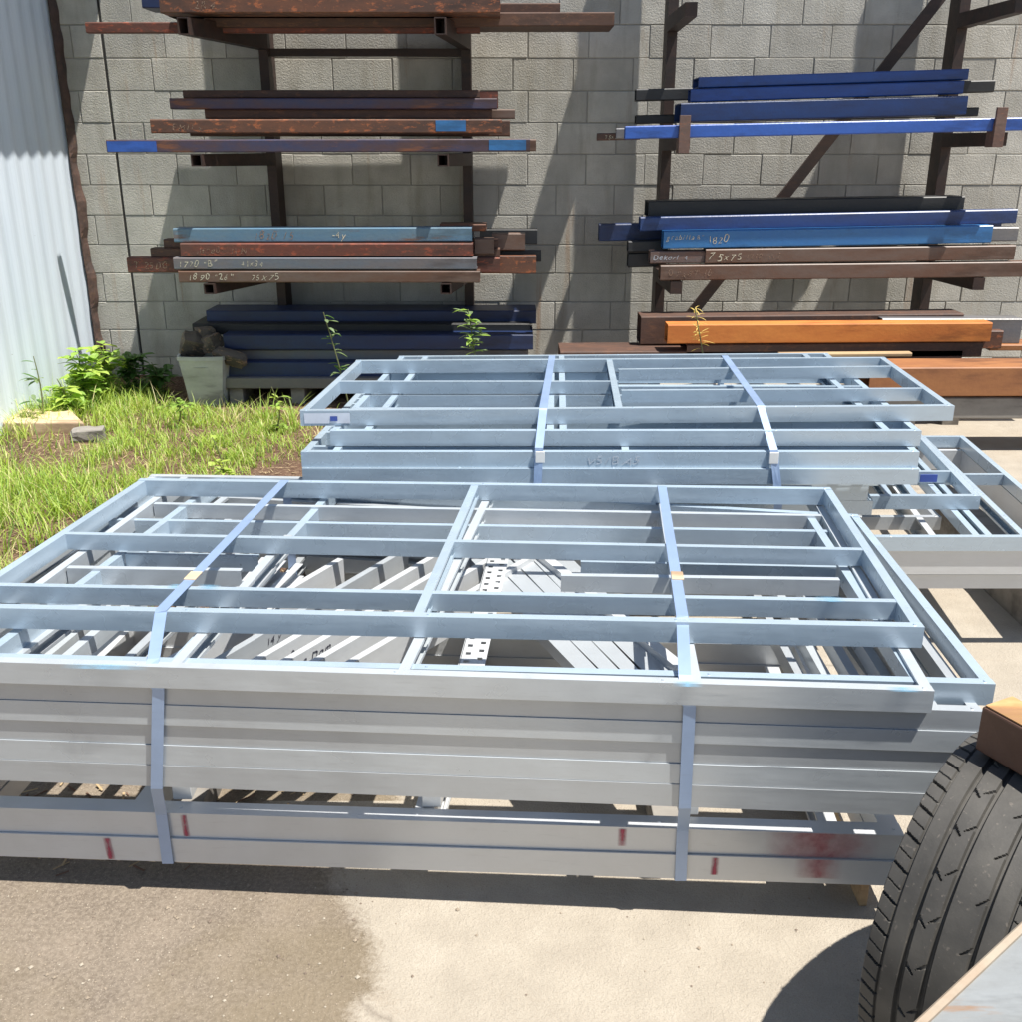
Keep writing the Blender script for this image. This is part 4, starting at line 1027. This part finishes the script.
# gravel on the dirt in front
mb = MB()
def pebble(mb, p, r_, mi):
    V = [p + Vector((rg.uniform(.7, 1.2) * r_ * a, rg.uniform(.7, 1.2) * r_ * b_, rg.uniform(.4, .8) * r_ * c)) for a, b_, c in ((1, 0, 0), (-1, 0, 0), (0, 1, 0), (0, -1, 0), (0, 0, 1), (0, 0, -.3))]
    mb.add(V, [(0, 2, 4), (2, 1, 4), (1, 3, 4), (3, 0, 4), (2, 0, 5), (1, 2, 5), (3, 1, 5), (0, 3, 5)], mi)
for _ in range(5200):
    x = rg.uniform(-2.0, 1.6); y = rg.uniform(1.3, 3.0)
    if x > -.3 and rg.random() < .93: continue
    r_ = rg.choice((.0015, .002, .0025, .003, .004, .006 if rg.random() < .3 else .003))
    pebble(mb, Vector((x, y, r_ * .3)), r_, rg.choice((0, 0, 1, 2)))
tag(mb.build('gravel', [plain('pebble_tan', (.30, .245, .185), .9), plain('pebble_pale', (.40, .35, .28), .9), plain('pebble_dark', (.20, .155, .12), .9)]), 'loose gravel and grit on the dirt in front of the stack', 'gravel', kind='stuff')

def leaf(mb, p, d, L, wd, mi=0, droop=.3):
    d = Vector(d).normalized(); s = d.cross(Vector((0, 0, 1)));
    if s.length < .1: s = Vector((1, 0, 0))
    s.normalize(); u = s.cross(d); V = [p]
    for t, w_ in ((.3, .8), (.6, 1), (.85, .55)):
        c = p + d * L * t - Vector((0, 0, droop * L * t * t)); V += [c - s * wd * w_ / 2 + u * wd * .12, c, c + s * wd * w_ / 2 + u * wd * .12]
    V.append(p + d * L - Vector((0, 0, droop * L)))
    mb.add(V, [(0, 2, 1), (0, 3, 2), (1, 2, 5, 4), (2, 3, 6, 5), (4, 5, 8, 7), (5, 6, 9, 8), (7, 8, 10), (8, 9, 10)], mi)
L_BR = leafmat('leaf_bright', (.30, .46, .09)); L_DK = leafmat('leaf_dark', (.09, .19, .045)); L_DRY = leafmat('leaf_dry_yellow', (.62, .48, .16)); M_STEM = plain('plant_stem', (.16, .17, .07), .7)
L_SAGE = leafmat('leaf_sage', (.20, .28, .14))
def weed(label, base, top, nleaf, L, wd, mats, bend=.05, name='weed', branches=0, spread=1.0, low=.15):
    base = Vector(base); top = Vector(top); root = empty(name, base, label, 'weed')
    rr = random.Random(len(label) * 13 + nleaf)
    path = [lerp(base, top, t) + Vector((math.sin(t * 3.1) * bend, math.cos(t * 2) * bend * .4 - bend * .4, 0)) for t in [k / 8 for k in range(9)]]
    ms = MB(); ml = MB(); ms.tube(path, [.005 * (1 - .75 * k / 8) + .0012 for k in range(9)], 6)
    stems = [path]
    for b_ in range(branches):
        k = rr.randint(1, 6); d = Vector((rr.uniform(-1, 1), rr.uniform(-1, 1), rr.uniform(.4, 1.1))).normalized(); Lb = (top - base).length * rr.uniform(.25, .5)
        bp = [path[k] + d * Lb * t + Vector((0, 0, -.06 * t * t)) for t in (0, .33, .66, 1)]; ms.tube(bp, [.003, .0025, .002, .001], 5); stems.append(bp)
    for i in range(nleaf):
        sp = rr.choice(stems) if branches else path
        t = rr.uniform(low, 1) * (len(sp) - 1); k = min(int(t), len(sp) - 2); p = lerp(sp[k], sp[k + 1], t - k)
        a_ = rr.uniform(0, 6.28); leaf(ml, p, (math.cos(a_) * spread, math.sin(a_) * spread, rr.uniform(-.1, .7)), L * rr.uniform(.6, 1.2), wd * rr.uniform(.7, 1.2), rr.randrange(len(mats)), rr.uniform(.1, .5))
    ms.build('stem', M_STEM, root); ml.build('leaves', mats, root)
    return root
B_ = lambda px, py, Y: W(px, py, Y)
p = B_(478, 352, 4.75); weed('tall leafy weed rising behind the middle of the rear stack', (p.x, 4.75, 0), B_(468, 309, 4.75), 46, .075, .026, [L_BR, L_SAGE], .03, low=.72)
p = B_(343, 360, 4.6); weed('dark leafed creeper weed rising left of the rear stack', (p.x + .03, 4.75, 0), B_(324, 312, 4.7), 34, .055, .022, [L_DK, L_SAGE], .03, low=.6)
p = B_(712, 352, 5.0); weed('dry yellow weed twig rising behind the right strap', (p.x + .06, 5.0, 0), B_(694, 308, 5.0), 34, .06, .008, [L_DRY], .02, low=.78)
p = B_(38, 400, 6.0); weed('thin weed with drooping leaves against the sheet metal shed', (p.x, 6.0, 0), B_(34, 356, 6.0), 16, .10, .028, [L_SAGE, L_DK], .02, branches=2)
gw = [(100, 385, 6.7, 346, 150, 'broad leafed bush at the foot of the shed corner', [L_BR, LG[0], LG[1]]), (76, 392, 6.5, 350, 190, 'low bright weed clump in front of the shed corner', [L_BR, LG[1]]),
      (128, 388, 6.9, 352, 120, 'dark weed bush in the shade beside the wall corner', [L_DK]), (152, 388, 6.85, 362, 70, 'shaded weed clump left of the bucket', [L_DK]),
      (58, 400, 6.2, 378, 110, 'lime green weed tuft beside the pale slab', [LG[1], L_BR]), (172, 405, 6.0, 392, 30, 'small bright weed in front of the bucket', [L_BR]),
      (272, 406, 5.9, 386, 34, 'small leafy weed in front of the ground pile', [L_BR, LG[1]]), (213, 455, 4.6, 436, 24, 'little weed on the bare mulch', [LG[1]])]
for px, py, Y, pt, nl, lb, ms_ in gw:
    a = W(px, py, Y); t = W(px, pt, Y); weed(lb, (a.x, Y, 0), t, nl, .10 if nl > 40 else .06, .058 if nl > 60 else .03, ms_, .04, branches=max(4, nl // 6), low=.05)
# taller grass tufts at pile edge
mb_list = [(135, 403, 6.0, 'tall seeding grass tuft near the shaded bush'), (160, 402, 6.0, 'tall grass tuft left of the bucket front'), (228, 408, 5.7, 'pale dry grass tuft before the grey beam'), (290, 402, 5.7, 'grass tuft with long curved blades beside the rear stack'), (318, 398, 5.2, 'spiky dry tuft touching the rear stack corner'), (22, 425, 5.4, 'dense lime tuft covering the pale slab'), (262, 402, 5.8, 'fresh grass tuft in front of the ground pile')]
for px, py, Y, lb in mb_list:
    Y += .35; p = W(px, py, Y); mt = MB()
    for _ in range(26): blade(mt, Vector((p.x + rg.gauss(0, .03), Y + rg.gauss(0, .03), 0)), rg.uniform(.1, .27), rg.uniform(0, 6.3), rg.uniform(.3, 1.0), .007, rg.choice((0, 1, 2)) if 'dry' not in lb else 2, 5)
    tag(mt.build('grass_tuft', LG), lb, 'grass tuft')

# bucket with rubble
YK = 6.5
bc = W(202, 396, YK); rt = (W(232, 360, YK).x - W(176, 360, YK).x) / 2; hb = W(200, 358, YK).z
root = empty('bucket', (bc.x, YK + rt, 0), 'weathered pale bucket filled with rubble beside the ground pile', 'bucket')
mb = MB(); K = 40; V = []
ringz = [(0, rt * .74), (hb * .5, rt * .87), (hb * .93, rt), (hb * .93, rt + .008), (hb, rt + .008), (hb, rt - .005), (hb * .6, rt * .86)]
for i in range(K):
    th = 2 * math.pi * i / K
    for z_, r_ in ringz: sq = 1 / max(abs(math.cos(th)), abs(math.sin(th))) ** .62; V.append((bc.x + r_ * sq * .9 * math.cos(th), YK + rt + r_ * sq * .9 * math.sin(th), z_))
n = len(ringz); fs = [(i * n + j, i * n + j + 1, ((i + 1) % K) * n + j + 1, ((i + 1) % K) * n + j) for i in range(K) for j in range(n - 1)]
mb.add(V, fs); mb.build('shell', M_BUCKET, root, smooth=False)
mb = MB(); mb.add([(bc.x + rt * .9 * math.cos(2 * math.pi * i / K), YK + rt + rt * .9 * math.sin(2 * math.pi * i / K), hb * .8) for i in range(K)], [tuple(range(K))]); mb.build('fill', M_STONE, root)
def rock(label, c, sx, sy, sz, rz, seed, mat=M_STONE, name='rubble_piece', group=None, tilt=0):
    import bmesh
    bm = bmesh.new(); bmesh.ops.create_cube(bm, size=2); bmesh.ops.subdivide_edges(bm, edges=bm.edges, cuts=3, use_grid_fill=True)
    for v in bm.verts:
        k = noise.noise(v.co * 1.3 + Vector((seed, 0, 0))); v.co *= 1 + .22 * k
        v.co = v.co.lerp(v.co.normalized() * 1.25, .35)
        v.co = Vector((v.co.x * sx, v.co.y * sy, v.co.z * sz))
    me = bpy.data.meshes.new(name); bm.to_mesh(me); bm.free(); me.materials.append(mat)
    o = bpy.data.objects.new(name, me); COL.objects.link(o); o.location = c; o.rotation_euler = (tilt, tilt * .6, rz)
    return tag(o, label, 'rubble', group)
g_ = 'rubble on and beside the bucket'
rock('large broken stone standing up out of the bucket', W(193, 345, YK + rt) , .075, .06, .07, .4, 1, group=g_, tilt=.5)
rock('dark stone leaning over the right rim of the bucket', W(212, 343, YK + rt), .06, .055, .05, 1.2, 4, group=g_, tilt=-.3)
rock('long stone lying on the beam beside the bucket', W(230, 358, YK + .1), .11, .04, .04, -.25, 8, group=g_, tilt=.35)
rock('small dark stone at the back of the bucket', W(205, 334, YK + rt + .08), .07, .05, .04, 2.2, 12, group=g_)
# pale slab half in the grass
a = G(2, 424, .10); b_ = G(84, 424, .10); c = G(70, 410, .10); d_ = G(22, 410, .10)
mb = MB(); q = [Vector((v.x, v.y, 0)) for v in (a, b_, c, d_)]
mb.extrude([v + Vector((0, 0, .0)) for v in q], [v + Vector((0, 0, .11)) for v in q]); tag(bevel(mb.build('stone_slab', M_SLAB), .012, 3), 'pale tan slab lying half hidden in the grass by the shed', 'slab')
rock('grey brown stone right of the pale slab in the grass', G(88, 437, .05), .09, .07, .05, .3, 21, mat=M_GREYTIMBER)
